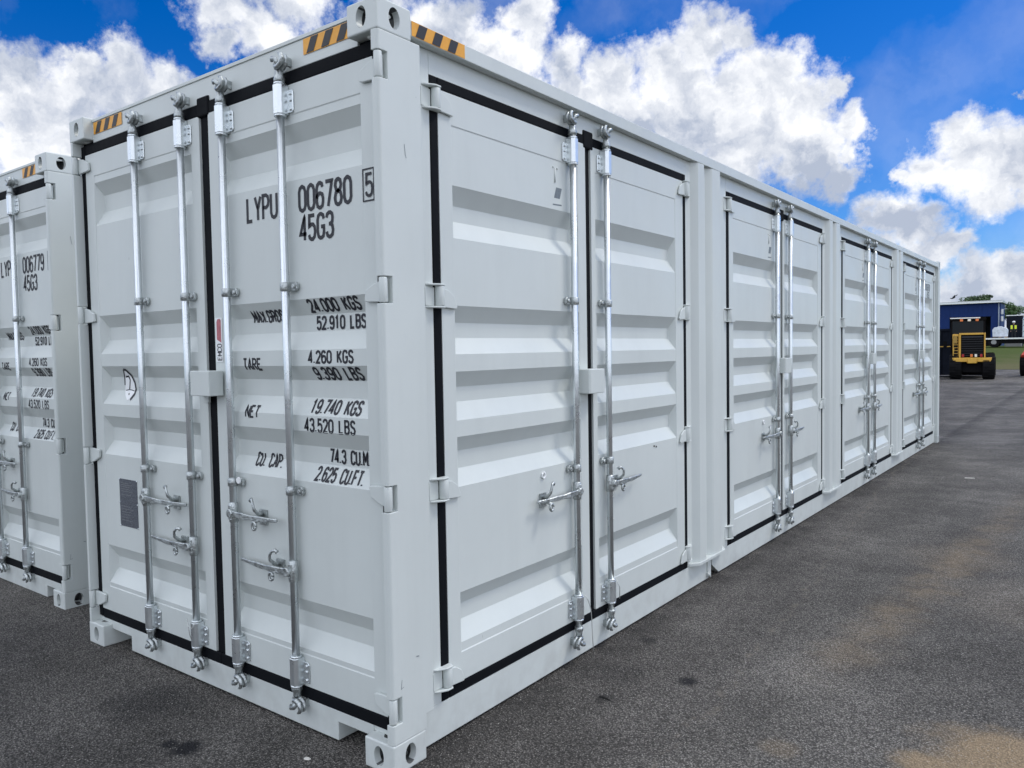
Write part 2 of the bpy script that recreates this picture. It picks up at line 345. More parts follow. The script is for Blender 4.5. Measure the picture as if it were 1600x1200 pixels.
vg = [[g.bm.verts.new((x, y + (random.uniform(-.4, .4) if j == 0 else 0), z)) for x in xs] for j, (y, z) in enumerate(ys)]
for j in range(len(ys) - 1):
    for i in range(len(xs) - 1): g.bm.faces.new((vg[j][i], vg[j][i+1], vg[j+1][i+1], vg[j+1][i]))
for i in range(len(xs) - 1):
    a, b_ = vg[0][i], vg[0][i+1]; g.face([(a.co.x, a.co.y, 0), (b_.co.x, b_.co.y, 0), b_.co, a.co])
tag(g.build("grass_verge", GRASS), kind='structure')

# ---------------------------------------------------------------- the container
CON = empty("shipping_container")
tag(CON, "pale grey steel container with side doors, numbered LYPU 006780, standing nearest the camera", "shipping container", "pale grey shipping containers on the yard")
L_, WD, H_ = 12.192, 2.438, 2.896
DE = .05      # how far the doors sit behind the corner castings

# corner casting with oval apertures (outer corner at the origin, body towards -x, +y, z 0..0.118)
CAVITY_SHADE = mat('casting_interior_shade', (.10, .105, .105), .8, var=.4, vscale=40)  # darker colour for the cavity faces, painting in the shade inside the castings
def casting_mesh():
    b = MB().box((-.162, 0, 0), (0, .178, .118)).mesh("corner_casting", PAINT)
    o = bpy.data.objects.new("t", b); C.objects.link(o); bv = o.modifiers.new("b", 'BEVEL'); bv.width = .007; bv.segments = 3
    bpy.context.view_layer.update(); b2 = bake(o); bpy.data.objects.remove(o)
    def oval(c, u, v, ru, rv, d):
        c, u, v, d = map(Vector, (c, u, v, d)); k = MB(); n = 20
        k.prism([c + u * ru * math.cos(2*math.pi*i/n) + v * rv * math.sin(2*math.pi*i/n) for i in range(n)], d); return k.mesh("c", PAINT)
    cav = MB().box((-.132, .03, .022), (-.03, .148, .096)).mesh("c", PAINT)
    out = boolean(b2, [cav, oval((-.083, -.02, .059), (1,0,0), (0,0,1), .027, .040, (0, .08, 0)),
        oval((.02, .089, .059), (0,1,0), (0,0,1), .029, .040, (-.08, 0, 0)),
        oval((-.081, .089, -.02), (0,1,0), (1,0,0), .055, .031, (0, 0, .06)), oval((-.081, .089, .08), (0,1,0), (1,0,0), .055, .031, (0, 0, .06))])
    out.materials.clear(); out.materials.append(PAINT); out.materials.append(CAVITY_SHADE)
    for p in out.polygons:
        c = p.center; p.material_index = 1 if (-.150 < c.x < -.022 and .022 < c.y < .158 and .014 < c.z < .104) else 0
    return out
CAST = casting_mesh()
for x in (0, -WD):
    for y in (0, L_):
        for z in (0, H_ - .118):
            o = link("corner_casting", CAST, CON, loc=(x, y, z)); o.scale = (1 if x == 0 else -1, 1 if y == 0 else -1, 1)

HZ_E = (2.655, 1.835, 1.055, .245)      # hinge heights on the end doors
HZ_S = (2.613, 1.827, 1.043, .262)      # and on the side doors
def post_mesh(FL):
    r = .014; arc = [(-r + r * math.sin(a), r - r * math.cos(a)) for a in (i * math.pi / 12 for i in range(7))]
    prof = [(-FL, .075), (-FL, 0)] + arc + [(0, .222), (-.045, .222), (-.045, .12), (-.16, .12), (-.16, .075)]
    b = MB().prism([(x, y, .118) for x, y in prof], (0, 0, H_ - .236)).mesh("corner_post", PAINT)
    cut = []
    for z in HZ_E: cut.append(MB().box((-.07, -.02, z - .05), (.02, .05, z + .05)).mesh("c", PAINT))
    cut.append(MB().box((-.045, .180, 0), (.02, .3, .178)).mesh("c", PAINT))
    return boolean(b, cut)
POSTS = (post_mesh(.034), post_mesh(.030))
for sx, x in ((1, 0), (-1, -WD)):
    o = link("corner_post", POSTS[0 if sx > 0 else 1], CON, .0025, 2, loc=(x, 0, 0)); o.scale.x = sx
    # far (blind) end post
    MB().box((x, L_ - .16, .118), (x - sx * .12, L_ - .012, H_ - .118)).build("corner_post", PAINT, CON, .006)

# ---- doors: (u along the wall, d depth behind the door plane, z)
def ME(u, d, z): return (u, DE + d, z)
def MS(u, d, z): return (-DE + .005 - d, u, z)
DMAX = .040
KE = [(2.546, 2.482, 2.394, 2.318), (1.827, 1.764, 1.694, 1.621), (1.552, 1.493, 1.42, 1.349), (1.281, 1.216, 1.144, 1.072), (.565, .498, .432, .357)]
KS = [(2.287, 2.214, 2.148, 2.072), (1.792, 1.724, 1.659, 1.592), (1.517, 1.452, 1.389, 1.313), (1.243, 1.180, 1.104, 1.035), (.585, .521, .452, .371)]
def depth(K, z):
    for a, b, c, d in K:
        if d < z < a:
            if z >= b: return DMAX * (a - z) / (a - b)
            if z >= c: return DMAX
            return DMAX * (z - d) / (c - d)
    return 0.0
def door_mesh(Mp, K, u0, u1, z0, z1, pu0, pu1, ztop, zbot, grow=.003):
    g = MB(); zs = sorted({z for k in K for z in k} | {zbot + .004, ztop - .004})
    cap = .022
    def q(*p): g.face([Mp(*a) for a in p])
    # pan, ends closed by sloping facets
    for za, zb in zip(zs, zs[1:]):
        da, db = depth(K, za), depth(K, zb)
        if max(da, db) < 1e-6:
            q((pu0, 0, za), (pu1, 0, za), (pu1, 0, zb), (pu0, 0, zb)); continue
        ia, ib = cap * da / DMAX, cap * db / DMAX
        q((pu0 + ia, da, za), (pu1 - ia, da, za), (pu1 - ib, db, zb), (pu0 + ib, db, zb))
        for s, p in ((1, pu0), (-1, pu1)):
            pts = [(p, 0, za)]
            if ia > 0: pts.append((p + s*ia, da, za))
            if ib > 0: pts.append((p + s*ib, db, zb))
            pts.append((p, 0, zb)); q(*pts)
    # lips between pan and frame, frame stands proud by `grow`
    G = -grow
    q((pu0, 0, zs[-1]), (pu1, 0, zs[-1]), (pu1, G, ztop), (pu0, G, ztop)); q((pu0, 0, zs[0]), (pu1, 0, zs[0]), (pu1, G, zbot), (pu0, G, zbot))
    for p in (pu0, pu1):
        s = -1 if p == pu0 else 1
        q((p, 0, zs[0]), (p, 0, zs[-1]), (p + s*.003, G, ztop), (p + s*.003, G, zbot))
        q((p, 0, zs[0]), (p, G, zbot), (p + s*.003, G, zbot)); q((p, 0, zs[-1]), (p, G, ztop), (p + s*.003, G, ztop))
    a, b = pu0 - .003, pu1 + .003
    q((u0, G, z0), (u1, G, z0), (u1, G, zbot), (b, G, zbot), (pu1, G, zbot), (pu0, G, zbot), (a, G, zbot), (u0, G, zbot))
    q((u0, G, ztop), (a, G, ztop), (pu0, G, ztop), (pu1, G, ztop), (b, G, ztop), (u1, G, ztop), (u1, G, z1), (u0, G, z1))
    q((u0, G, zbot), (a, G, zbot), (a, G, ztop), (u0, G, ztop)); q((b, G, zbot), (u1, G, zbot), (u1, G, ztop), (b, G, ztop))
    B = .055
    for (p0, p1) in (((u0, z0), (u1, z0)), ((u1, z0), (u1, z1)), ((u1, z1), (u0, z1)), ((u0, z1), (u0, z0))):
        q((p0[0], G, p0[1]), (p1[0], G, p1[1]), (p1[0], B, p1[1]), (p0[0], B, p0[1]))
    q((u0, B, z0), (u0, B, z1), (u1, B, z1), (u1, B, z0))
    bmesh.ops.remove_doubles(g.bm, verts=g.bm.verts, dist=1e-5)
    return g
def strip(Mp, parent, segs, name="door_gasket", d0=-.003, d1=.04, m=RUBBER):
    g = MB()
    for (ua, ub, za, zb) in segs:
        p = [Mp(ua, d0, za), Mp(ub, d1, zb)]; g.box(*p)
    return g.build(name, m, parent, .006, 2)

def disc(g, Mp, u, d0, d1, z, r, n=12):
    a = Vector(Mp(u, d0, z)); b = Vector(Mp(u, d1, z)); g.tube([a, b], r, n)

# text: stroke lettering laid on the corrugated surface
GL = {
'0': [[(0,.22),(0,.78),(.07,.93),(.22,1),(.28,1),(.43,.93),(.5,.78),(.5,.22),(.43,.07),(.28,0),(.22,0),(.07,.07),(0,.22)]],
'1': [[(.08,.8),(.25,1),(.25,0)]],
'2': [[(0,.76),(.05,.92),(.18,1),(.32,1),(.45,.92),(.5,.76),(.46,.58),(0,0),(.5,0)]],
'3': [[(0,.8),(.06,.94),(.2,1),(.32,1),(.44,.93),(.48,.78),(.44,.6),(.3,.53),(.18,.53)],[(.3,.53),(.45,.45),(.5,.27),(.45,.08),(.3,0),(.18,0),(.05,.07),(0,.22)]],
'4': [[(.36,0),(.36,1),(0,.26),(.5,.26)]],
'5': [[(.46,1),(.05,1),(.03,.55),(.2,.63),(.34,.62),(.46,.52),(.5,.32),(.45,.1),(.3,0),(.18,0),(.05,.07),(0,.2)]],
'6': [[(.46,.82),(.42,.95),(.3,1),(.2,1),(.06,.92),(0,.75),(0,.25),(.06,.07),(.2,0),(.3,0),(.44,.07),(.5,.25),(.5,.36),(.44,.53),(.3,.58),(.2,.58),(.06,.5),(0,.38)]],
'7': [[(0,1),(.5,1),(.18,0)]],
'8': [[(.25,.54),(.1,.6),(.03,.76),(.08,.94),(.2,1),(.3,1),(.42,.94),(.47,.76),(.4,.6),(.25,.54),(.07,.46),(0,.26),(.06,.07),(.2,0),(.3,0),(.44,.07),(.5,.26),(.43,.46),(.25,.54)]],
'9': [[(.04,.18),(.08,.05),(.2,0),(.3,0),(.44,.08),(.5,.25),(.5,.75),(.44,.93),(.3,1),(.2,1),(.06,.93),(0,.75),(0,.64),(.06,.47),(.2,.42),(.3,.42),(.44,.5),(.5,.62)]],
'L': [[(0,1),(0,0),(.42,0)]], 'Y': [[(0,1),(.25,.45),(.5,1)],[(.25,.45),(.25,0)]], 'P': [[(0,0),(0,1),(.3,1),(.45,.92),(.5,.74),(.45,.56),(.3,.48),(0,.48)]],
'U': [[(0,1),(0,.22),(.07,.06),(.2,0),(.3,0),(.43,.06),(.5,.22),(.5,1)]],
'G': [[(.5,.78),(.44,.94),(.3,1),(.2,1),(.06,.93),(0,.75),(0,.25),(.06,.07),(.2,0),(.3,0),(.44,.07),(.5,.25),(.5,.47),(.27,.47)]],
'K': [[(0,0),(0,1)],[(.48,1),(0,.4)],[(.14,.56),(.5,0)]], 'S': [[(.48,.8),(.42,.94),(.3,1),(.18,1),(.05,.92),(.02,.76),(.08,.6),(.42,.43),(.5,.25),(.44,.07),(.3,0),(.18,0),(.05,.07),(0,.2)]],
'B': [[(0,0),(0,1),(.3,1),(.44,.93),(.47,.77),(.42,.6),(.3,.54),(0,.54)],[(.3,.54),(.45,.46),(.5,.28),(.45,.08),(.3,0),(0,0)]],
'A': [[(0,0),(.25,1),(.5,0)],[(.07,.3),(.43,.3)]], 'R': [[(0,0),(0,1),(.3,1),(.45,.92),(.5,.75),(.45,.58),(.3,.5),(0,.5)],[(.26,.5),(.5,0)]],
'E': [[(.46,1),(0,1),(0,0),(.46,0)],[(0,.52),(.38,.52)]], 'T': [[(0,1),(.5,1)],[(.25,1),(.25,0)]], 'N': [[(0,0),(0,1),(.5,0),(.5,1)]],
'M': [[(0,0),(0,1),(.28,.35),(.56,1),(.56,0)]], 'O': None, 'C': [[(.5,.78),(.44,.94),(.3,1),(.2,1),(.06,.93),(0,.75),(0,.25),(.06,.07),(.2,0),(.3,0),(.44,.07),(.5,.22)]],
'X': [[(0,0),(.5,1)],[(0,1),(.5,0)]], 'F': [[(0,0),(0,1),(.46,1)],[(0,.52),(.38,.52)]], '.': [[(.02,0),(.02,.1)]], 'I': [[(.05,0),(.05,1)]],
}
GL['O'] = GL['0']
def ribbon(g, pts, w, fn, step):
    pts = [Vector(p) for p in pts]; closed = (pts[0] - pts[-1]).length < 1e-6
    P = []
    for a, b in zip(pts, pts[1:]):
        n = max(1, int(math.ceil((b - a).length / step)))
        for i in range(n): P.append(a + (b - a) * i / n)
    P.append(pts[-1])
    Lf, Rt = [], []; n = len(P)
    for i, p in enumerate(P):
        if closed: t0 = P[i] - P[i-1] if i else P[0] - P[-2]; t1 = (P[i+1] if i < n-1 else P[1]) - P[i]
        else: t0 = P[i] - P[i-1] if i else P[1] - P[0]; t1 = P[i+1] - P[i] if i < n-1 else t0
        t0 = t0.normalized(); t1 = t1.normalized(); t = (t0 + t1)
        t = t.normalized() if t.length > 1e-6 else t1
        nn = Vector((-t.y, t.x)); k = min(1.7, 1.0 / max(.35, nn.dot(Vector((-t1.y, t1.x)))))
        Lf.append(g.bm.verts.new(fn(*(p + nn * w/2 * k)))); Rt.append(g.bm.verts.new(fn(*(p - nn * w/2 * k))))
    for i in range(n-1): g.bm.faces.new((Lf[i], Lf[i+1], Rt[i+1], Rt[i]))
def text_mesh(lines, surf, step=.006):
    """lines: (string, u left, z base, height, total width, stroke); surf(u,z)->point"""
    g = MB()
    for (s, u, z, h, wtot, sw) in lines:
        adv = [(.72 if ch not in '. ' else (.34 if ch == '.' else .62)) + (.06 if ch == 'M' else 0) for ch in s]
        tot = sum(adv) - .22; sx = wtot / tot; cu = u
        for ci, (ch, a) in enumerate(zip(s, adv)):
            for si, st in enumerate(GL.get(ch) or []):
                eps = .0016 + .0002 * si
                ribbon(g, [(cu + x * sx, z + y * h) for x, y in st], sw, lambda uu, zz, e=eps: surf(uu, zz, e), step)
            cu += a * sx
    return g.mesh("stencilled_text", INK, fix=False)
def words(l):
    """one entry per word, at the place it has in the line"""
    s, u, z, h, wtot, sw = l; A = lambda ch: (.72 if ch not in '. ' else (.34 if ch == '.' else .62)) + (.06 if ch == 'M' else 0)
    sx = wtot / (sum(map(A, s)) - .22); out = []; cu = u
    for w in s.split(' '):
        n = sum(map(A, w)); out.append((w, cu, z, h, (n - .22) * sx, sw)); cu += (n + .62) * sx
    return out
def surfE(u, z, e): return ME(u, depth(KE, z) - e - (.004 if (z > 2.59 or z < .33 or u > -.148 or u < -2.275) else 0), z)
def surfS(u, z, e): return MS(u, depth(KS, z) - e, z)

# ---- reusable hardware, built at door-local frames
def rod_set(Mp, parent, u, z0, z1, zt, zb, zg, side):
    """locking bar with its cams, brackets and guides; side: +1 / -1 = where the bracket flange sits"""
    rd = -.030; R = .0165
    g = MB(); g.tube([Mp(u, rd, z0 + .03), Mp(u, rd, z1 - .03)], R, 14)
    g.build("lock_bar", GALV, parent)
    for zz, sg in ((z1, 1), (z0, -1)):
        g = MB()
        g.tube([Mp(u, rd, zz - sg*.075), Mp(u, rd, zz - sg*.06), Mp(u, rd, zz - sg*.045), Mp(u, rd, zz - sg*.03)], [.023, .023, .017, .017], 14)
        # cam head: two claws either side of the keeper
        g.ball(Mp(u, rd - .004, zz - sg*.014), .015, (1, 1, .8), 6)
        g.ball(Mp(u - side*.020, rd - .002, zz + sg*.002), .010, (1, 1, .9), 5)
        for dd, k in ((-.020, 1.0), (.004, .9)):
            c = [(.000, -.018), (.022, -.020), (.040, -.010), (.047, .008), (.040, .024), (.026, .031)]
            g.tube([Mp(u + side*a*k, rd + dd, zz + sg*b) for a, b in c], [.010, .012, .012, .011, .009, .006], 7)
        g.tube([Mp(u - side*.034, rd - .010, zz + sg*.014), Mp(u - side*.020, rd - .018, zz + sg*.022), Mp(u - side*.002, rd - .018, zz + sg*.016), Mp(u + side*.010, rd - .012, zz - sg*.004)], [.007, .010, .011, .012], 7)
        g.build("lock_cam", GALVC, parent, .003, 1)
    # keepers fixed to the header and sill
    for zz, sg in ((z1, 1), (z0, -1)):
        g = MB()
        for du in (-.030, .036):
            g.box(Mp(u + du - .006, -.030, zz - .016), Mp(u + du + .006, .012, zz + .020))
        g.box(Mp(u - .046, .004, zz - .022), Mp(u + .052, .0145, zz + .026))
        g.build("cam_keeper", GALVC, parent, .002, 1)
    for zc, hh in ((zt, .060), (zb, .058)):
        g = MB()
        pr = [(-.026, -.004), (-.026, -.040), (-.014, -.054), (.014, -.054), (.026, -.040), (.026, -.004)]
        g.prism([Mp(u + a, d, zc - hh) for a, d in pr], Vector(Mp(0, 0, zc + hh)) - Vector(Mp(0, 0, zc - hh)))
        g.tube([Mp(u, rd, zc - hh - .010), Mp(u, rd, zc - hh)], .026, 12); g.tube([Mp(u, rd, zc + hh), Mp(u, rd, zc + hh + .010)], .0245, 12)
        s = side
        fl = [(s*.024, -hh*.9), (s*.052, -hh*.9), (s*.058, -hh*.78), (s*.058, hh*.5), (s*.050, hh*.66), (s*.024, hh*.66)]
        g.prism([Mp(u + a, -.004, zc + b) for a, b in fl], Vector(Mp(0, -.010, 0)) - Vector(Mp(0, -.004, 0)))
        for b in (-.66, -.05, .38): disc(g, Mp, u + s*.042, -.006, -.0155, zc + hh*b, .0075, 8)
        g.build("bar_bracket", GALV, parent, .002, 1)
    for zc in zg:
        g = MB(); s = side
        g.tube([Mp(u, rd, zc - .018), Mp(u, rd, zc + .018)], .0225, 14)
        fl = [(s*.010, -.019), (s*.050, -.019), (s*.060, -.010), (s*.060, .010), (s*.050, .019), (s*.010, .019)]
        g.prism([Mp(u + a, -.006, zc + b) for a, b in fl], Vector(Mp(0, -.020, 0)) - Vector(Mp(0, -.006, 0)))
        disc(g, Mp, u + s*.044, -.018, -.029, zc, .010, 8)
        g.build("bar_guide", GALVC, parent, .002, 1)
def handle(Mp, parent, u, z, sgn, length=.34, hook=.22):
    """swing handle pivoted on the bar at u, pointing sgn, with its hook-shaped retainer"""
    g = MB()
    g.tube([Mp(u, -.030, z - .045), Mp(u, -.030, z + .045)], .021, 12)
    g.box(Mp(u - .012, -.052, z - .034), Mp(u + .012, -.030, z + .034))
    disc(g, Mp, u + sgn*.012, -.040, -.066, z, .020, 12)
    top = [(.0, .014), (.06, .013), (.11, .015), (.16, .010), (.21, .012), (.27, .009), (length, .007)]
    ds = [-.052, -.054, -.058, -.052, -.050, -.045, -.038]
    ring = []
    for (a, h), d in zip(top, ds):
        dz = -.004 * math.sin(a / length * math.pi)
        ring.append([g.bm.verts.new(Mp(u + sgn*a, d + e, z + h*k + dz)) for e, k in ((-.006, -1), (-.006, 1), (.006, 1), (.006, -1))])
    for p, q in zip(ring, ring[1:]):
        for k in range(4): g.bm.faces.new((p[k], p[(k+1) % 4], q[(k+1) % 4], q[k]))
    g.bm.faces.new(ring[0]); g.bm.faces.new(ring[-1][::-1])
    g.build("door_handle", GALVC, parent, .003, 1)
    g = MB(); uh = u + sgn*hook
    g.box(Mp(uh - .026, -.010, z - .04), Mp(uh + .026, -.0035, z + .028))
    pts = [(uh, -.010, z + .005), (uh + sgn*.003, -.036, z + .014), (uh + sgn*.005, -.056, z + .034), (uh + sgn*.002, -.060, z + .056), (uh - sgn*.010, -.056, z + .074), (uh - sgn*.024, -.050, z + .078), (uh - sgn*.033, -.046, z + .070)]
    g.tube([Mp(*p) for p in pts], [.010, .009, .0075, .006, .006, .008, .010], 8)
    g.tube([Mp(uh, -.010, z - .014), Mp(uh, -.056, z - .020)], .007, 8)
    lp = [(uh + .014*math.cos(a), -.057, z - .036 + .017*math.sin(a)) for a in (i*math.pi/6 for i in range(13))]
    g.tube([Mp(*p) for p in lp], .006, 7)
    g.build("handle_retainer", GALVC, parent)
def hinge_end(parent, sx, x, z):
    g = MB(); X = lambda a: x + sx * a          # a <= 0 towards the door
    g.tube([(X(-.016), .016, z - .047), (X(-.016), .016, z + .047)], .0155, 14)
    k = 1 if z > 1.5 else -1
    blade = [(-.016, -.044*k), (-.115, -.040*k), (-.135, -.036*k), (-.128, .006*k), (-.075, .030*k), (-.016, .042*k)]
    g.prism([(X(a), .030, z + b) for a, b in blade], (0, .014, 0))
    g.build("hinge", PAINT, parent, .0035, 2)
def hinge_side(parent, u, s, z):
    """u knuckle position, s = +1 door lies to +u"""
    g = MB()
    g.tube([MS(u, -.013, z - .040), MS(u, -.013, z + .040)], .0205, 14)
    for zz in (z - .049, z + .041):
        pr = [(-.075, .004), (-.06, -.012), (-.02, -.034), (.012, -.034), (.022, -.018), (.022, .0)]
        g.prism([MS(u + s*a, d, zz) for a, d in pr], (0, 0, .008))
    bl = [(.008, -.044), (.10, -.050), (.105, -.040), (.085, .004), (.05, .026), (.008, .034)]
    g.prism([MS(u + s*a, -.007, z + b) for a, b in bl], Vector(MS(0, -.017, 0)) - Vector(MS(0, -.007, 0)))
    # foot welded to the frame
    g.prism([MS(u + s*a, .004, z + b) for a, b in ((-.075, -.04), (-.02, -.04), (-.02, .035), (-.075, .035))], Vector(MS(0, -.004, 0)) - Vector(MS(0, .004, 0)))
    g.build("hinge", PAINT, parent, .003, 2)

# ---- end frame
g = MB()
g.box((-.1605, DE + .002, 2.765), (-WD + .1605, .16, 2.885))
g.box((-.1605, DE - .003, 2.872), (-WD + .1605, DE + .001, 2.888))
g.build("header_beam", PAINT, CON, .004)
# header tabs behind the castings, blackened to paint in the shade there
for a, b in ((-.035, -.159), (-WD + .031, -WD + .159)): MB().box((a, DE + .012, 2.765), (b, .14, 2.777)).build("shaded_header_tab", RUBBER, CON)
g = MB(); z0, z1, zn = .014, .139, .092
pts = [(-.164, z1), (-.164, zn), (-.375, zn), (-.375, z0), (-WD + .375, z0), (-WD + .375, zn), (-WD + .164, zn), (-WD + .164, z1)]
g.prism([(x, DE, z) for x, z in pts], (0, .11, 0))
g.build("door_sill", PAINT, CON, .003)
for a, b in ((-.035, -.1635), (-WD + .031, -WD + .1635)): MB().box((a, DE + .004, .1185), (b, .14, .139)).build("sill_tab", PAINT, CON)

g = MB(); g.box((-.165, .165, .013), (-WD + .165, .19, .0995)); g.build("cross_member", PAINT, CON)
def hazard(name, Mp3, u0, u1, z0, z1, n, parent, slant):
    b = MB(); b.face([Mp3(u0, 0, z0), Mp3(u1, 0, z0), Mp3(u1, 0, z1), Mp3(u0, 0, z1)]); o = b.build(name, YEL, parent)
    k = MB(); w = (u1 - u0) / n
    for i in range(int(n)):
        a = u0 + w * (i + .22); p = []
        for (uu, zz) in ((a, z0 + .002), (a + w*.5, z0 + .002), (a + w*.5 + slant, z1 - .002), (a + slant, z1 - .002)): p.append(Mp3(min(max(uu, u0), u1), .0012, zz))
        k.face(p)
    k.build("black_stripes", BLK, o); return o
hazard("hazard_marking", lambda u, e, z: (u, DE - .001 - e + (.0), z), -.478, -.17, 2.806, 2.868, 3.4, CON, .030)
hazard("hazard_marking", lambda u, e, z: (u, DE - .001 - e, z), -2.262, -1.955, 2.806, 2.868, 3.4, CON, .030)

# ---- end doors
ZB, ZT = .194, 2.708
dl = door_mesh(ME, KE, -2.366, -1.243, ZB, ZT, -2.275, -1.318, 2.587, .330).build("end_door", PAINT, CON, .0018, 2)
dr = door_mesh(ME, KE, -1.168, -.078, ZB, ZT, -1.092, -.150, 2.587, .330).build("end_door", PAINT, CON, .0018, 2)
strip(ME, dl, [(-2.420, -2.3665, .144, 2.762), (-2.366, -1.2065, .139, .1935), (-2.366, -1.2065, 2.7085, 2.764)])
strip(ME, dr, [(-.0775, -.034, .144, 2.762), (-1.205, -.078, .139, .1935), (-1.205, -.078, 2.7085, 2.764)])
strip(ME, dl, [(-1.2425, -1.1685, .19, 2.716)], "centre_gasket", .006, .04)
g = MB(); g.box(ME(-1.252, -.008, 2.70), ME(-1.158, .02, 2.79)); g.build("gasket_flap", RUBBER, dr, .008)
for z in HZ_E: hinge_end(dr, 1, 0, z); hinge_end(dl, -1, -WD, z)
for u, par, sd_ in ((-1.792, dl, 1), (-1.362, dl, 1), (-1.022, dr, 1), (-.600, dr, 1)):
    rod_set(ME, par, u, .125, 2.792, 2.645, .262, (1.882, 1.030), sd_)
handle(ME, dl, -1.792, .885, 1, .39, .25); handle(ME, dl, -1.362, .690, -1, .38, .12)
handle(ME, dr, -1.022, .893, 1, .33, .19); handle(ME, dr, -.600, .690, -1, .36, .12)
# padlock box
g = MB(); g.prism([(-1.262, DE - .002, 1.418), (-1.262, -.028, 1.418), (-1.246, -.036, 1.418), (-1.098, -.036, 1.418), (-1.098, -.02, 1.418), (-1.098, DE - .012, 1.418)], (0, 0, .115))
o = g.build("lock_box", PAINT, dr, .004, 3)
g = MB(); g.box((-1.252, DE - .02, 1.382), (-1.215, DE - .005, 1.417)); g.build("lock_hasp", PAINT, dl, .002)
# data plate, sticker, emblem
g = MB(); g.prism([ME(u, -.0005, z) for u, z in ((-2.125, .70), (-2.118, .692), (-1.946, .692), (-1.938, .70), (-1.938, .938), (-1.946, .948), (-2.118, .948), (-2.125, .94))], (0, -.0025, 0))
pl = g.build("data_plate", PLATE, dl)
g = MB()
for (u, z) in ((-2.128, .945), (-1.937, .945), (-2.131, .82), (-1.935, .82), (-2.128, .694), (-1.937, .694)): g.ball(ME(u + (.004 if u < -2 else -.004), -.003, z), .005, (1, .5, 1), 4)
g.build("rivet", GALV, pl)
g = MB()
for i, z in enumerate([.925, .915, .905, .893, .881, .862, .80, .785, .77, .755, .74, .725]):
    a = -2.105; b = -2.105 + .13 * (.6 + .4 * ((i * 37) % 10) / 10); g.face([ME(a, -.0045, z), ME(b, -.0045, z), ME(b, -.0045, z + .003), ME(a, -.0045, z + .003)])
g.build("engraved_lines", mat("plate_line", (.2, .21, .22), .4), pl, fix=False)
g = MB(); g.prism([ME(u, -.0045, z) for u, z in ((-1.158, 1.572), (-1.106, 1.572), (-1.106, 1.775), (-1.158, 1.775))], (0, -.001, 0)); st = g.build("door_sticker", WHITE, dr)
g = MB(); g.face([ME(u, -.0062, z) for u, z in ((-1.148, 1.675), (-1.114, 1.660), (-1.114, 1.762), (-1.122, 1.770), (-1.140, 1.768), (-1.148, 1.755))]); g.build("red_flash", RED, st, fix=False)
g = MB()
for i, ch in enumerate("EMCO"):
    for si, q in enumerate(GL[ch]): ribbon(g, [(-1.113 - y*.032, 1.581 + i*.0195 + x*.028) for x, y in q], .0045, lambda a, b, e=.0064 + .0002*si: ME(a, -e, b), .01)
g.build("sticker_lettering", INK, st, fix=False)
# half-moon emblem across a corrugation on the left door
def fan(m_, pts, e, name, par, surf=surfE):
    g = MB(); zs = sorted({z for k in KE for z in k if min(p[1] for p in pts) < z < max(p[1] for p in pts)} | {min(p[1] for p in pts), max(p[1] for p in pts)})
    n = 18; z0, z1 = zs[0], zs[-1]; zz = sorted(set(zs) | {z0 + (z1 - z0) * i / n for i in range(n + 1)})
    def ext(z):
        xs = []
        for (a, b) in zip(pts, pts[1:] + pts[:1]):
            if (a[1] - z) * (b[1] - z) <= 0 and a[1] != b[1]: xs.append(a[0] + (b[0] - a[0]) * (z - a[1]) / (b[1] - a[1]))
        return (min(xs), max(xs)) if xs else (pts[0][0], pts[0][0])
    for a, b in zip(zz, zz[1:]):
        l0, r0 = ext(a + 1e-5); l1, r1 = ext(b - 1e-5); g.face([surf(l0, a, e), surf(r0, a, e), surf(r1, b, e), surf(l1, b, e)])
    return g.build(name, m_, par, fix=False)
def surfM(u, z, e): return surfE(u - 1.6 * depth(KE, z) + .035, z, e)
emb = [(-2.076, 1.535), (-2.052, 1.532), (-2.004, 1.505), (-1.970, 1.465), (-1.960, 1.43), (-1.974, 1.405), (-2.018, 1.375), (-2.052, 1.372), (-2.074, 1.40)]
e0 = fan(WHITE, emb, .0012, "emblem_sticker", dl, surfM)
g = MB(); ribbon(g, emb[:7], .012, lambda u, z: surfM(u, z, .002), .006); ribbon(g, [emb[0], (-2.075, 1.45)], .010, lambda u, z: surfM(u, z, .0022), .006)
ribbon(g, [(-2.062, 1.495), (-2.033, 1.498), (-2.018, 1.48), (-2.022, 1.455), (-2.028, 1.425)], .009, lambda u, z: surfM(u, z, .0021), .006)
ribbon(g, [(-2.067, 1.422), (-2.022, 1.428), (-1.974, 1.42)], .004, lambda u, z: surfM(u, z, .0023), .006); ribbon(g, [(-2.037, 1.40), (-2.028, 1.407)], .009, lambda u, z: surfM(u, z, .0021), .006)
g.build("emblem_lines", INK, e0, fix=False)

def number_lines(num): return [("LYPU", -.889, 2.184, .099, .208, .0155), (num, -.530, 2.187, .098, .315, .0155), ("45G3", -.528, 2.067, .095, .203, .0155), ("5" if num == "006780" else "9", -.126, 2.196, .082, .034, .011)]
number_objs = [link("stencilled_text", text_mesh([l], surfE), dr) for l in number_lines("006780")]
NUM2 = [text_mesh([l], surfE) for l in number_lines("006779")]

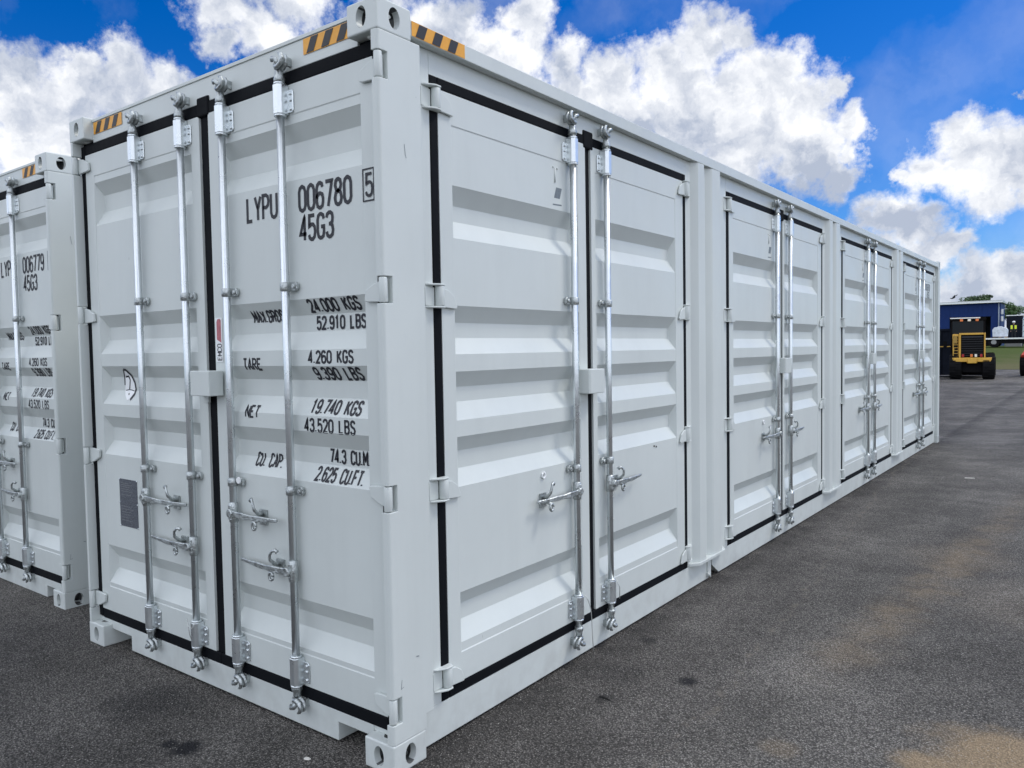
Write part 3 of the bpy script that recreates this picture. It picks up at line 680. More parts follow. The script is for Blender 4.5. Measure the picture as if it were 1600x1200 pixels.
g = MB(); ribbon(g, [(-.142, 2.178), (-.083, 2.178), (-.083, 2.297), (-.142, 2.297), (-.142, 2.178)], .0055, lambda u, z: ME(u, -.0056, z), .02); g.build("check_digit_frame", INK, dr, fix=False)
T = [("24.000 KGS", -.508, 1.776, .046, .305, .0102), ("52.910 LBS", -.486, 1.704, .049, .293, .0102), ("4.260 KGS", -.498, 1.566, .046, .270, .0102), ("9.390 LBS", -.484, 1.498, .046, .283, .0102),
     ("19.740 KGS", -.508, 1.360, .050, .302, .0102), ("43.520 LBS", -.534, 1.284, .050, .307, .0102), ("74.3 CU.M.", -.425, 1.157, .051, .236, .0096), ("2.625 CU.FT.", -.488, 1.082, .050, .286, .0096),
     ("MAX.GROSS", -.918, 1.745, .046, .247, .0096), ("TARE", -.953, 1.537, .047, .126, .0096), ("NET", -.950, 1.327, .048, .094, .0096), ("CU. CAP.", -.918, 1.110, .053, .186, .0096)]
for l in (w for t in T for w in words(t)): link("stencilled_text", text_mesh([l], surfE, .005), dr)

# scuffs on the corner post
for pts, w in (([(.126, 2.385), (.131, 2.345), (.135, 2.335)], .0022), ([(.05, .36), (.045, .325), (.06, .33)], .0016), ([(.13, .425), (.145, .422)], .003)):
    g = MB(); ribbon(g, pts, w, lambda y, z: (.0012, y, z), .01); g.build("scuff_mark", SYM, CON, fix=False)
# wire tie on a lower bracket and a round seal tag on one guide
g = MB(); g.tube([ME(-1.395, -.06, .335), ME(-1.375, -.066, .305), ME(-1.345, -.064, .30), ME(-1.325, -.06, .33)], .0022, 5); g.tube([ME(-1.395, -.06, .335), ME(-1.41, -.04, .25), ME(-1.40, -.02, .175)], .0022, 5); g.build("wire_tie", WIRE, dl)
g = MB(); disc(g, ME, -.972, -.030, -.036, 1.042, .015, 14); g.build("seal_tag", WHITE, dr)
# ---- side wall: bottom rail, top rail, header, columns
PIT, B0 = 3.062, .34
XS = -DE + .005     # door plane
g = MB()
g.box((-.02, .178, 2.800), (-.003, L_ - .178, 2.862)); g.box((-.12, .178, 2.8005), (-.021, L_ - .178, 2.8595))
g.build("top_side_rail", PAINT, CON, .003)
hazard("hazard_marking", lambda u, e, z: (-.0015 + e, u, z), .182, .492, 2.8035, 2.859, 3.4, CON, .022)
g = MB()
ops = []
for k in range(4): ops.append((.317 + PIT*k, 2.702 + PIT*k))
y = .2225
segs = []
for a, b in ops: segs.append((y, a, 'post')); y = b
segs.append((y, L_ - .16, 'post'))
for a, b, _ in segs: MB().box((XS, a, .1605), (XS - .06, b, 2.7995)).build("door_jamb", PAINT, CON, .002)
g = MB()
for a, b in ops: MB().box((XS, a + .0005, 2.706), (XS - .06, b - .0005, 2.7995)).build("side_header", PAINT, CON)
g = MB()
g.prism([(XS, .178, .012), (XS, 3.035, .012), (XS, 3.060, .05), (XS, 3.060, .160), (XS, .178, .160)], (-.08, 0, 0)); g.build("bottom_side_rail", PAINT, CON, .002); g = MB()
g.prism([(XS, 3.105, .160), (XS, 3.105, .085), (XS, 3.215, .012), (XS, L_ - .178, .012), (XS, L_ - .178, .160)], (-.08, 0, 0))
g.build("bottom_side_rail", PAINT, CON, .002)
for k in range(3):
    c = 3.0 + PIT * k - .0
    prof = [(-.27, 0), (-.235, .004), (-.20, .030), (-.185, .040), (-.10, .0435), (-.088, .040), (-.078, .012), (-.05, .008), (-.01, .010), (.03, .034), (.045, .040), (.165, .0435), (.180, .040), (.190, 0)]
    P = [(XS + d, c + u, .182) for u, d in prof]
    g = MB(); g.prism(P, (0, 0, 2.799 - .182)); o = g.build("side_column", PAINT, CON, .004, 3)
    g = MB(); g.prism([(XS, c - .285, .162), (XS + .004, c - .285, .162), (XS + .052, c - .215, .162), (XS + .052, c + .215, .162), (XS + .004, c + .285, .162), (XS, c + .285, .162)], (0, 0, .0195)); g.build("column_foot", PAINT, o, .003)
    if k == 0:
        g = MB(); g.box((XS + .012, 3.005, .03), (XS - .04, 3.055, .1615)); g.tube([(XS - .0, 3.01, .06), (XS + .02, 3.0, .045), (XS + .02, 3.02, .03), (XS, 3.04, .035)], .008, 6); g.build("tie_down_lug", PAINT, o, .003)

for k in range(4):
    o0 = PIT * k
    ZB2, ZT2 = .209, 2.659
    A = door_mesh(MS, KS, .364 + o0, 1.484 + o0, ZB2, ZT2, .446 + o0, 1.408 + o0, 2.532, .330).build("side_door", PAINT, CON, .0018, 2)
    Bd = door_mesh(MS, KS, 1.538 + o0, 2.656 + o0, ZB2, ZT2, 1.584 + o0, 2.545 + o0, 2.532, .330).build("side_door", PAINT, CON, .0018, 2)
    strip(MS, A, [(.3175 + o0, .3635 + o0, .162, 2.7055), (.364 + o0, 1.5105 + o0, .162, .2085), (.364 + o0, 1.5105 + o0, 2.6595, 2.7055)])
    strip(MS, Bd, [(2.6565 + o0, 2.7015 + o0, .162, 2.7055), (1.511 + o0, 2.656 + o0, .162, .2085), (1.511 + o0, 2.656 + o0, 2.6595, 2.7055)])
    strip(MS, A, [(1.4845 + o0, 1.5375 + o0, .206, 2.664)], "centre_gasket", .006, .04)
    g = MB(); g.box(MS(1.466 + o0, -.008, 2.64), MS(1.56 + o0, .02, 2.732)); g.build("gasket_flap", RUBBER, Bd, .008)
    for z in HZ_S: hinge_side(A, .342 + o0, 1, z); hinge_side(Bd, 2.679 + o0, -1, z)
    rod_set(MS, A, 1.325 + o0, .110, 2.745, 2.590, .285, (1.845, 1.000), -1)
    rod_set(MS, Bd, 1.655 + o0, .110, 2.745, 2.590, .285, (1.845, 1.000), -1)
    handle(MS, A, 1.325 + o0, .885, -1, .36, .27); handle(MS, Bd, 1.655 + o0, .875, 1, .34, .10)
    g = MB(); y0 = 1.385 + o0
    g.prism([(XS + .006, y0, 1.375), (.026, y0, 1.375), (.034, y0 + .01, 1.375), (.034, y0 + .145, 1.375), (.018, y0 + .155, 1.375), (XS + .006, y0 + .155, 1.375)], (0, 0, .125))
    g.build("lock_box", PAINT, Bd, .004, 3)
    g = MB(); g.box((XS + .006, y0 + .0, 1.335), (XS + .016, y0 + .05, 1.372)); g.build("lock_hasp", PAINT, A, .002)
    # airflow-limit sign stencil high on the door
    g = MB()
    sf = lambda u, z: MS(u, -.0014, z)
    g.face([sf(u + o0, z) for u, z in ((1.205, 2.378), (1.262, 2.37), (1.254, 2.415), (1.228, 2.42))][::-1]) if False else None
    g.face([sf(u + o0, z) for u, z in ((1.196, 2.345), (1.246, 2.345), (1.266, 2.398), (1.216, 2.398))])
    g.face([sf(u + o0, z) for u, z in ((1.184, 2.308), (1.262, 2.312), (1.262, 2.319), (1.184, 2.315))])
    g.build("stencilled_symbol", SYM, A, fix=False)
    g = MB(); g.tube([MS(1.205 + o0, -.001, 2.49), MS(1.205 + o0, -.003, 2.42)], .004, 6); g.ball(MS(1.19 + o0, -.002, 2.493), .005, n=4); g.ball(MS(1.225 + o0, -.002, 2.49), .005, n=4); g.build("door_nib", PAINT, A)
    if k < 2:
        g = MB(); lp = [(1.065 + o0 + .013*math.cos(a), -.006, .998 + .014*math.sin(a)) for a in (i*math.pi/6 for i in range(4, 16))]; g.tube([MS(*p) for p in lp], .005, 6); g.build("wire_ring", WHITE, A)
    if k == 0:
        g = MB(); g.ball(MS(2.235, -.002, 1.012), .006, n=4); g.ball(MS(2.262, -.002, 1.006), .006, n=4); g.build("paint_chip", BLK, Bd)
# thin wire tie hanging at the near pair of bars
g = MB(); g.tube([(.012, 1.345, .345), (.016, 1.372, .31), (.008, 1.405, .26), (.004, 1.42, .20), (.004, 1.425, .12), (.006, 1.43, .03)], .0022, 5); g.build("wire_tie", WIRE, CON); g = MB()
g.tube([(.012, 1.665, .35), (.02, 1.69, .30), (.012, 1.70, .235)], .0025, 5); g.build("wire_tie", WIRE, CON)

# serial number panel on the last side door
dlast = [o for o in CON.children if o.name.startswith("side_door")][-1]
for l in ([("LYPU", 1.78 + 3*PIT, 2.40, .095, .2, .011), ("006780", 2.03 + 3*PIT, 2.40, .095, .31, .011), ("45G3", 2.10 + 3*PIT, 2.28 + .012, .09, .2, .011)]): link("stencilled_text", text_mesh([l], lambda u, z, e: MS(u, depth(KS, z) - e, z)), dlast)

# ---- blind walls, roof, floor
def corrugated(f, n, prof_w, u0, u1):
    pts = []; u = u0
    while u < u1 - prof_w:
        for a, d in ((0, 0), (.26, 0), (.5, 1), (.76, 1)): pts.append((u + a*prof_w, d))
        u += prof_w
    pts.append((u1, 0)); g = MB()
    for (a, da), (b, db) in zip(pts, pts[1:]): g.face(f(a, da) + f(b, db)[::-1])
    return g
corrugated(lambda u, d: [(-WD + .012 + .036*d, u, .15), (-WD + .012 + .036*d, u, 2.80)], 0, .278, .16, L_ - .16).build("side_wall", PAINT, CON)
corrugated(lambda u, d: [(u, L_ - .02 - .036*d, .13), (u, L_ - .02 - .036*d, 2.80)], 0, .25, -WD + .12, -.12).build("end_wall", PAINT, CON)
corrugated(lambda u, d: [(-.06, u, 2.858 - .018*d), (-WD + .06, u, 2.858 - .018*d)], 0, .209, .155, L_ - .155).build("roof_panel", PAINT, CON)
MB().box((-.14, .19, .10), (-WD + .06, L_ - .1, .138)).build("container_floor", PAINT, CON)
MB().box((-WD + .002, .178, .012), (-WD + .05, L_ - .178, .16)).build("bottom_side_rail", PAINT, CON); MB().box((-WD + .002, .178, 2.80), (-WD + .06, L_ - .178, 2.862)).build("top_side_rail", PAINT, CON)
for a, b in ((.012, .13), (2.80, 2.885)): MB().box((-.17, L_ - .004, a), (-WD + .17, L_ - .08, b)).build("end_rail", PAINT, CON)

# ---- the second container, a twin of the first
def copy_tree(o, parent=None):
    c = o.copy(); C.objects.link(c); c.parent = parent; mp[o] = c
    for ch in list(o.children): copy_tree(ch, c)
    return c
bpy.context.view_layer.update()
mp = {}
C2 = copy_tree(CON); C2.location = (-3.140, .165, -.012)
for o, me in zip(number_objs, NUM2): mp[o].data = me
tag(C2, "pale grey steel container numbered 006779, mostly hidden, at the left edge behind the nearest container", "shipping container")

# ---------------------------------------------------------------- small litter on the asphalt
def chip(name, label, cat, loc, pts, h, m_, rz=0):
    g = MB(); g.prism([(x, y, 0) for x, y in pts], (0, 0, h)); o = g.build(name, m_, None, h*.3, 1); o.location = loc; o.rotation_euler.z = rz; tag(o, label, cat)
CHALK = mat("pale_litter", (.62, .6, .55), .8, var=.15, vscale=60); DARKW = mat("dark_twig", (.02, .018, .016), .8)
chip("stone_chip", "small white stone chip lying on the asphalt by the near corner of the front container", "stone", (-.381, -.106, .001), [(-.014, -.006), (-.004, -.010), (.013, -.002), (.015, .008), (.0, .010), (-.012, .005)], .006, CHALK)
chip("cigarette_butt", "tiny white cigarette butt on open asphalt right of the row of side doors", "litter", (.869, 8.5, .001), [(-.05, -.008), (.05, -.008), (.05, .008), (-.05, .008)], .012, CHALK, .3)
g = MB(); g.tube([(-.03, 0, .004), (-.01, .003, .006), (.012, 0, .005), (.032, -.003, .004)], [.002, .0045, .004, .002], 7)
o = g.build("dark_twig", DARKW); o.location = (.306, 1.033, 0); tag(o, "short dark twig lying on the asphalt in front of the nearest side doors", "twig")

# ---------------------------------------------------------------- the compact wheel loader
YP = mat("machine_yellow", (.62, .36, .05), .45, var=.12, vscale=6); DK = mat("machine_black", (.005, .005, .006), .8, var=.3, vscale=5, spec=.12)
TYRE = mat("tyre_rubber", (.008, .008, .009), .9, bump=.3, bscale=20, spec=.15); GLS = mat("dark_cab_glass", (.004, .008, .012), .25, spec=.25); DKY = mat("weathered_yellow", (.34, .21, .04), .6, var=.3, vscale=12)
LAMPO = mat("orange_lens", (.75, .22, .06), .3); LAMPR = mat("red_lens", (.35, .02, .02), .3); LAMPW = mat("clear_lens", (.8, .78, .7), .25); RIM = mat("wheel_rim", (.5, .33, .06), .5)
LD = empty("wheel_loader", (-2.44, 37.0, 0), math.radians(6.6))
tag(LD, "yellow and black wheel loader parked with its rear towards the camera beyond the container", "wheel loader")
def wheel(cx, cy, r, w, parent):
    g = MB(); n = 28; prof = [(-w/2, r*.55), (-w/2, r*.88), (-w*.42, r*.97), (w*.42, r*.97), (w/2, r*.88), (w/2, r*.55)]
    rings = [[g.bm.verts.new((cx + a, cy + rr*math.cos(t), r + rr*math.sin(t))) for t in (2*math.pi*k/n for k in range(n))] for a, rr in prof]
    for p, q in zip(rings, rings[1:]):
        for k in range(n): g.bm.faces.new((p[k], p[(k+1) % n], q[(k+1) % n], q[k]))
    for k in range(n):
        t = 2*math.pi*k/n; s = 1 if k % 2 else -1
        c = Vector((cx + s*w*.22, cy + r*.985*math.cos(t), r + r*.985*math.sin(t)))
        mm = Matrix.Translation(c) @ Matrix.Rotation(t, 4, 'X') @ Matrix.Diagonal((w*.5, .03, r*.07, 1))
        bmesh.ops.create_cube(g.bm, size=1, matrix=mm)
    ty = g.build("tyre", TYRE, parent)
    g = MB(); g.tube([(cx - w*.3, cy, r), (cx + w*.3, cy, r)], r*.56, 20); g.tube([(cx - w*.36, cy, r), (cx + w*.36, cy, r)], r*.2, 12); g.build("rim", RIM, ty)
for x in (-.62, .62):
    for y in (.0, 2.1): wheel(x, y, .56, .46, LD)
g = MB(); g.box((-.38, -.30, .30), (.38, 2.6, .98)); g.box((-.4, 2.0, .4), (.4, 3.1, .9)); g.tube([(-.5, 0, .56), (.5, 0, .56)], .12); g.tube([(-.5, 2.1, .56), (.5, 2.1, .56)], .12); g.build("chassis", DK, LD, .02)
g = MB(); g.prism([(-.74, -.42, .76), (-.68, -.50, .76), (.68, -.50, .76), (.74, -.42, .76), (.74, -.15, .80), (-.74, -.15, .80)], (0, 0, .17)); g.prism([(-.16, -.56, .70), (.16, -.56, .70), (.2, -.4, .70), (-.2, -.4, .70)], (0, 0, .22)); g.build("counterweight_bumper", YP, LD, .02)
g = MB()
for a, b in (((-.49, -.38, .94), (-.42, -.2, 2.0)), ((.44, -.38, .94), (.49, -.2, 2.0)), ((-.42, -.38, 1.92), (.42, -.2, 2.0))): g.box(a, b)
g.box((-.49, -.2, .98), (.49, .9, 1.96)); g.prism([(-.72, -.30, .94), (-.50, -.30, .94), (-.50, -.30, 1.96), (-.74, -.30, 1.96)], (0, .9, 0)); hood = g.build("engine_hood", YP, LD, .012)
g = MB(); g.box((-.42, -.30, .98), (.42, -.205, 1.92)); gr = g.build("radiator_grille", DK, hood)
g = MB()
for i in range(9): g.box((-.41, -.325, 1.02 + i*.1), (.41, -.30, 1.04 + i*.1))
g.box((-.38, -.33, 1.80), (.38, -.30, 1.86)); g.build("grille_slat", mat("grille_slat", (.02, .022, .026), .5), hood)
g = MB()
for i in range(7): g.box((-.69 + .012*(i % 3), -.325, 1.02 + i*.125), (-.53, -.30, 1.11 + i*.125))
g.build("side_louvre", DK, hood)
MB().box((-.70, -.36, 1.55), (-.56, -.325, 1.90)).build("side_guard", DKY, hood, .02)
for x, mm in ((-.34, LAMPR), (-.02, LAMPO), (.14, LAMPW), (.34, LAMPR)):
    MB().box((x - .045, -.40, .97), (x + .045, -.34, 1.09)).build("tail_lamp", mm, LD, .008)
g = MB()
for x in (-.84, .42):
    for y in (.95, 2.15): g.box((x, y, .98), (x + .07, y + .07, 2.6))
g.box((-.80, 1.0, .98), (.45, 2.2, 1.35)); g.box((-.88, .9, 2.56), (.52, 2.3, 2.68)); cab = g.build("cab", DK, LD, .02)
g = MB(); g.box((-.77, .97, 1.36), (.42, .99, 2.55)); g.box((-.77, 2.16, 1.36), (.42, 2.18, 2.55)); g.box((-.82, 1.03, 1.36), (-.80, 2.14, 2.55)); g.box((.45, 1.03, 1.36), (.47, 2.14, 2.55)); g.build("window", GLS, cab)
g = MB(); g.box((-.86, .87, 2.655), (.30, .90, 2.70)); g.build("roof_trim", WHITE, cab)
for x, mm in ((-.42, LAMPO), (-.12, LAMPW), (.18, LAMPO)): MB().box((x - .06, .84, 2.53), (x + .06, .88, 2.63)).build("work_lamp", mm, cab, .01)
g = MB(); g.tube([(-.74, 1.0, 1.5), (-1.02, .9, 1.5)], .02, 6); g.box((-1.12, .88, 1.4), (-.98, .9, 1.66)); g.tube([(.5, .1, 1.45), (.78, -.05, 1.45)], .02, 6); g.box((.66, -.08, 1.43), (.86, -.06, 1.50)); g.build("mirror", DK, LD)
g = MB(); g.prism([(-.95, 3.3, .05), (-.95, 4.2, .05), (-.95, 4.3, .25), (-.95, 3.6, .9), (-.95, 3.3, .9)], (1.9, 0, 0)); g.build("bucket", DK, LD, .02)
g = MB(); g.tube([(-.3, 2.3, 1.3), (-.3, 3.3, .6)], .08, 8); g.tube([(.3, 2.3, 1.3), (.3, 3.3, .6)], .08, 8); g.build("lift_arm", YP, LD)

# dark skip left of the loader, mostly hidden by the container
SK = empty("skip_bin", (-4.15, 39.0, 0)); tag(SK, "dark navy skip bin half hidden between the far container end and wheel loader", "skip bin")
NAV = mat("skip_navy", (.006, .009, .018), .7, spec=.15, var=.3, vscale=4)
g = MB(); g.prism([(-.85, 0, .1), (.75, 0, .1), (.88, 0, 2.2), (-.98, 0, 2.2)], (0, 1.6, 0)); g.build("bin_body", NAV, SK, .02)
for x in (-.6, -.2, .2, .6): MB().box((x - .04, -.06, .1), (x + .04, 0, 2.1)).build("bin_rib", NAV, SK)
MB().box((-1.0, -.08, 2.14), (.92, -.0, 2.24)).build("bin_rim", NAV, SK, .01)
MB().box((-.2, -.10, 1.40), (.86, -.062, 1.44)).build("yellow_rail", YP, SK)

# red machine cut by the right edge of the frame
RM = empty("red_tractor", (-.35, 41.2, 0)); tag(RM, "red machine with a black tyre, cut off by the right edge of the photo", "tractor")
RP = mat("machine_red", (.55, .07, .04), .4, var=.1, vscale=5)
for x in (-.42, .9): wheel(x, 0, .50, .42, RM)
for x in (-.3, .8): wheel(x, 1.7, .34, .25, RM)
g = MB(); g.prism([(-.62, -.35, .86), (-.58, -.45, .98), (-.50, -.3, 1.14), (-.2, .4, 1.16), (-.2, .6, .95)], (.36, 0, 0)); g.prism([(.7, -.35, .86), (.7, -.45, .98), (.7, -.3, 1.14), (.7, .4, 1.16), (.7, .6, .95)], (.4, 0, 0)); g.build("mudguard", RP, RM, .03)
g = MB(); g.box((-.2, -.3, .5), (.68, 2.1, .9)); g.box((-.05, .6, .9), (.53, 2.2, 1.3)); g.build("body", RP, RM, .05)
g = MB(); g.box((0, -.1, .92), (.48, .35, 1.02)); g.box((0, -.15, 1.0), (.48, -.05, 1.5)); g.build("seat", DK, RM, .03)
g = MB(); g.tube([(-.1, -.35, .9), (-.1, -.38, 2.1), (.58, -.38, 2.1), (.58, -.35, .9)], .03, 8); g.build("roll_bar", DK, RM)

# ---------------------------------------------------------------- far side of the yard
BW = mat("navy_cladding", (.006, .026, .125), .6, spec=.2, var=.12, vscale=.6); RF = mat("roof_metal", (.42, .44, .43), .5, var=.1, vscale=1); DARKIN = mat("shed_interior", (.006, .007, .01), .9)
BD = empty("navy_shed", (-13, 88, 1.2)); tag(BD, "navy blue metal shed with a pale grey roof edge and wide dark doorway", "shed")
zt = 4.22
g = MB(); g.box((-9, 0, 0), (2.6, .2, zt)); g.box((6.18, 0, 0), (7.0, .2, zt)); g.box((2.6, 0, 2.92), (6.18, .2, zt)); g.box((6.8, .2, 0), (7.0, 4, zt)); g.box((-9, .2, 0), (-8.8, 4, zt)); g.box((-8.8, 3.8, 0), (6.8, 4, zt)); g.build("wall", BW, BD)
g = MB()
for i in range(39): g.box((-9 + i*.4, -.03, 2.95), (-8.93 + i*.4, 0, zt - .01))
g.build("cladding_rib", BW, BD)
MB().box((-8.7, 3.5, 0), (6.7, 3.6, zt)).build("back_partition", DARKIN, BD)
MB().box((3.4, -.0+.21, 2.85), (6.18, .3, 2.95)).build("door_track", DARKIN, BD)
g = MB(); g.prism([(-9.2, -.25, zt), (-9.2, -.25, zt + .26), (-9.2, 4.2, zt + .10), (-9.2, 4.2, zt)], (16.4, 0, 0)); g.build("roof", RF, BD)
MB().box((-9.2, -.40, zt + .02), (7.22, -.26, zt + .16)).build("gutter", WHITE, BD)
g = MB(); g.tube([(6.86, -.12, 0), (6.86, -.12, zt)], .05, 8); g.build("downpipe", mat("pipe_grey", (.25, .3, .36), .5), BD)
for z in (2.4, 3.1): MB().box((7.0, .3, z), (7.18, .6, z + .5)).build("wall_unit", WHITE, BD, .02)

FT = empty("flatbed_trailer", (-3.4, 76, 1.14)); tag(FT, "long flatbed trailer with a white deck edge and black underside parked beyond the grass", "flatbed trailer")
MB().box((-5.2, 0, .66), (6.5, 2.4, .78)).build("deck", WHITE, FT, .01)
g = MB(); g.box((-5.1, .15, .30), (6.4, 2.2, .655)); g.build("chassis", DK, FT)
for x in (-4.4, -3.2, -2.0, 3.5, 4.7):
    MB().tube([(x, 2.0, .42), (x, 2.3, .42)], .42, 24).build("wheel", TYRE, FT); w = MB().tube([(x, .1, .42), (x, .4, .42)], .42, 24).build("wheel", TYRE, FT)
    MB().tube([(x, .08, .42), (x, .12, .42)], .2, 16).build("rim", mat("trailer_rim", (.3, .3, .3), .4, metal=.6), w)
WR = mat("shrink_wrap", (.62, .66, .72), .45, bump=.8, bscale=6, var=.25, vscale=5)
PW = empty("wrapped_pallet", (-5.0, 76.9, 1.92)); tag(PW, "white shrink-wrapped load with rounded shoulders on the flatbed, right of the shed doorway", "pallet load")
g = MB(); g.prism([(-.52, -.5, .1), (.52, -.5, .1), (.55, -.5, .70), (.40, -.5, .90), (.18, -.5, .93), (.08, -.5, 1.0), (-.12, -.5, 1.0), (-.2, -.5, .93), (-.42, -.5, .90), (-.55, -.5, .70)], (0, 1.0, 0)); g.build("wrapped_goods", WR, PW, .05, 3)
g = MB()
for x in (-.5, -.06, .38): g.box((x, -.5, 0), (x + .12, .5, .08))
g.box((-.54, -.5, .081), (.54, .5, .0995)); g.build("pallet", mat("pallet_wood", (.3, .22, .14), .8), PW)
WT = empty("white_tank", (-2.35, 76.9, 1.92)); tag(WT, "large pale blue-white tank standing on the flatbed at the right edge of the photo", "tank")
g = MB(); pf = []
for i in range(13): a = math.pi * i / 12; pf.append((1.0 * math.cos(a), -.8, 1.5 + .55 * math.sin(a)))
g.prism([(-1.0, -.8, .05), (-1.0, -.8, 1.5)][::1] + [(x, y, z) for x, y, z in pf[::-1]][1:] + [(1.0, -.8, .05)], (0, 1.6, 0)); g.build("tank_shell", mat("tank_white", (.55, .63, .70), .4, var=.1, vscale=2), WT, .05)
for z in (.5, 1.0, 1.5): MB().box((-1.03, -.83, z), (1.03, .83, z + .05)).build("tank_band", mat("band_grey", (.25, .3, .33), .5), WT)
EB = empty("equipment_box", (-4.42, 82.5, 1.19)); tag(EB, "dark navy steel cabin behind the flatbed, between the shed and the white tank", "cabin")
g = MB(); g.box((-.62, 0, 0), (.62, 1.2, 2.75)); g.build("cabin_wall", NAV, EB, .03)
for x in (-.31, .31): MB().box((x - .27, -.03, .1), (x + .27, 0, 2.6)).build("door", NAV, EB, .01)
g = MB(); g.box((-.66, -.05, 2.75), (.66, 1.25, 2.82)); g.build("cabin_roof", WHITE, EB, .01)

# person behind the flatbed
def person(loc):
    R = empty("person", loc); tag(R, "person in white hard hat and open yellow safety vest standing behind the flatbed", "person")
    SKIN = mat("skin", (.35, .22, .16), .6); CLO = mat("dark_workwear", (.012, .014, .02), .85); VEST = mat("safety_yellow", (.75, .85, .05), .6)
    J = {'pel': (0,0,.95), 'ch': (0,.02,1.25), 'nk': (0,.02,1.47), 'hd': (0,-.01,1.60), 'ht': (0,0,1.70),
         'sl': (-.18,.02,1.40), 'el': (-.24,-.01,1.13), 'wl': (-.22,-.10,.90), 'hl': (-.21,-.13,.82), 'sr': (.18,.02,1.40), 'er': (.24,-.01,1.13), 'wr': (.22,-.10,.90), 'hr': (.21,-.13,.82),
         'tl': (-.10,0,.90), 'kl': (-.11,-.02,.50), 'al': (-.12,.02,.09), 'fl': (-.13,-.13,.04), 'tr': (.10,0,.90), 'kr': (.11,-.02,.50), 'ar': (.12,.02,.09), 'fr': (.13,-.13,.04)}
    ra = {'pel': .15, 'ch': .16, 'nk': .06, 'hd': .085, 'ht': .08, 'sl': .075, 'el': .048, 'wl': .033, 'hl': .035, 'sr': .075, 'er': .048, 'wr': .033, 'hr': .035, 'tl': .10, 'kl': .065, 'al': .045, 'fl': .04, 'tr': .10, 'kr': .065, 'ar': .045, 'fr': .04}
    E = [('pel','ch'),('ch','nk'),('nk','hd'),('hd','ht'),('ch','sl'),('sl','el'),('el','wl'),('wl','hl'),('ch','sr'),('sr','er'),('er','wr'),('wr','hr'),('pel','tl'),('tl','kl'),('kl','al'),('al','fl'),('pel','tr'),('tr','kr'),('kr','ar'),('ar','fr')]
    K = list(J); me = bpy.data.meshes.new("body"); me.from_pydata([J[k] for k in K], [(K.index(a), K.index(b)) for a, b in E], [])
    o = bpy.data.objects.new("body", me); C.objects.link(o)
    sk = o.modifiers.new("s", 'SKIN'); o.modifiers.new("ss", 'SUBSURF').levels = 1
    for k, v in zip(K, me.skin_vertices[0].data): v.radius = (ra[k], ra[k] * (.75 if k in ('pel', 'ch') else 1)); v.use_root = (k == 'pel')
    bpy.context.view_layer.update(); m2 = bake(o); bpy.data.objects.remove(o)
    m2.materials.clear(); m2.materials.append(CLO); m2.materials.append(SKIN)
    for p in m2.polygons:
        p.use_smooth = True
        if p.center.z > 1.49 or (p.center.z < .90 and abs(p.center.x) > .17): p.material_index = 1
    link("body", m2, R)
    MB().box((-.23, -.155, 1.06), (-.07, -.135, 1.40)).build("vest", VEST, R, .01); MB().box((.07, -.155, 1.06), (.23, -.135, 1.40)).build("vest", VEST, R, .01)
    g = MB(); g.ball((0, 0, 1.70), .125, (1, 1.15, .8), 8); g.prism([(-.13, -.20, 1.68), (.13, -.20, 1.68), (.14, .1, 1.69), (-.14, .1, 1.69)], (0, 0, .02)); g.build("hard_hat", mat("hat_white", (.8, .8, .8), .4), R)
person((-4.40, 81.6, 1.66))
MB_ = MB().box((-5.0, 81.2, 1.15), (-3.8, 82.2, 1.655)); tag(MB_.build("loading_step", mat("step_concrete", (.2, .2, .2), .9), None, .01), "low concrete step under the person with the hard hat", "step")

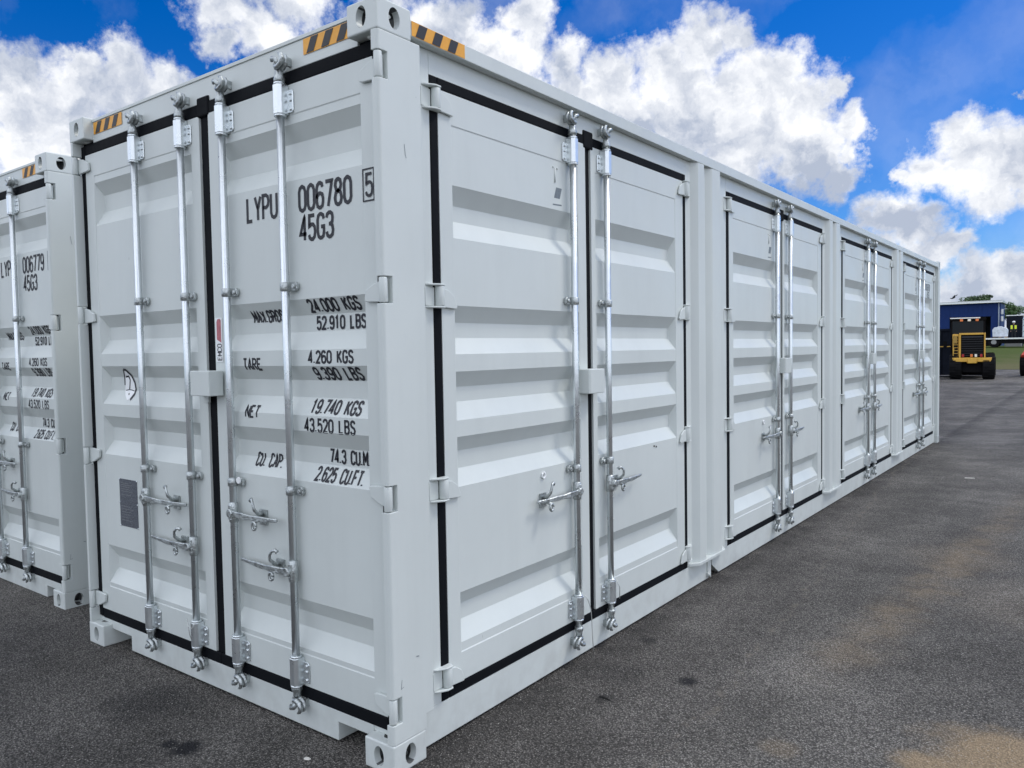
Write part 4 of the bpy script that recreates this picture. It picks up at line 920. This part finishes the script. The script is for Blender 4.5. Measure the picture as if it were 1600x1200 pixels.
# ---------------------------------------------------------------- trees and bird
BARK = mat("bark", (.06, .045, .03), .9); LEAF = mat("leaf_dark", (.035, .075, .02), .6, var=.5, vscale=.9)
LEAF2 = mat("leaf_mid", (.05, .11, .03), .6, var=.5, vscale=.9)
def tree(loc, h, rx, rz, label, lm, n=2600, seed=1, clumps=16, group=None):
    rnd = random.Random(seed); R = empty("tree", loc); tag(R, label, "tree", group)
    g = MB(); g.tube([(0, 0, 0), (.1, 0, h*.25), (-.05, .1, h*.5), (.05, 0, h*.8)], [.28, .22, .16, .06], 8)
    cs = []
    for i in range(clumps):
        a = rnd.uniform(0, 6.28); rr = rx * math.sqrt(rnd.random()) * .85; z = h - rz + rz * rnd.uniform(-.75, .8) * (1 - .4*(rr/rx)**2)
        c = Vector((rr*math.cos(a), rr*math.sin(a), z)); cs.append((c, rx * rnd.uniform(.2, .38)))
        g.tube([(0, 0, h*rnd.uniform(.3, .55)), (c.x*.5, c.y*.5, (z + h*.4)/2), tuple(c)], [.09, .05, .02], 5)
    g.build("trunk", BARK, R)
    g = MB()
    for i in range(n):
        c, r = rnd.choice(cs); v = Vector((rnd.gauss(0, 1), rnd.gauss(0, 1), rnd.gauss(0, 1))).normalized() * r * rnd.random() ** .45; v.z *= .75
        p = c + v; s = rnd.uniform(.10, .22); ax = Vector((rnd.gauss(0,1), rnd.gauss(0,1), rnd.gauss(0,.6))).normalized(); w = ax.orthogonal().normalized()
        g.face([p - ax*s, p + w*s*.5, p + ax*s, p - w*s*.5])
    g.build("crown", lm, R, fix=False)
tree((-12.9, 128, 1.2), 8.2, 2.4, 3.4, "dark tree whose ragged top shows above the roof of the navy shed", LEAF, 3200, 3, 16)
tree((-8.2, 128, 1.2), 6.9, 2.5, 4.6, "mid green bushy tree just right of the navy shed", LEAF2, 4200, 5, 16, "green trees right of the shed")
tree((-4.7, 131, 1.2), 7.0, 2.6, 4.6, "mid green bushy tree above the white tank at the right edge", LEAF2, 4200, 9, 16, "green trees right of the shed")
BIRD = empty("bird", (-7.6, 70, 5.25)); tag(BIRD, "dark bird in flight just above the roof of the navy shed", "bird")
bm_ = mat("feather_dark", (.015, .018, .02), .8)
g = MB(); g.tube([(-.24, 0, -.08), (-.16, 0, -.10), (-.05, 0, -.06), (.06, 0, -.02), (.11, 0, .0)], [.015, .045, .06, .045, .01], 8); g.ball((-.24, 0, -.08), .035, n=5); g.build("body", bm_, BIRD)
g = MB(); g.prism([(-.12, .02, -.05), (.02, .02, -.02), (.22, .14, .16), (.26, .16, .22), (.18, .14, .19), (-.02, .06, .05)], (0, .012, .01)); g.prism([(-.12, -.02, -.05), (.02, -.02, -.02), (.12, -.20, .14), (.10, -.24, .16), (-.06, -.08, .03)], (0, -.012, .01)); g.build("wing", bm_, BIRD)

S.render.engine = 'CYCLES'
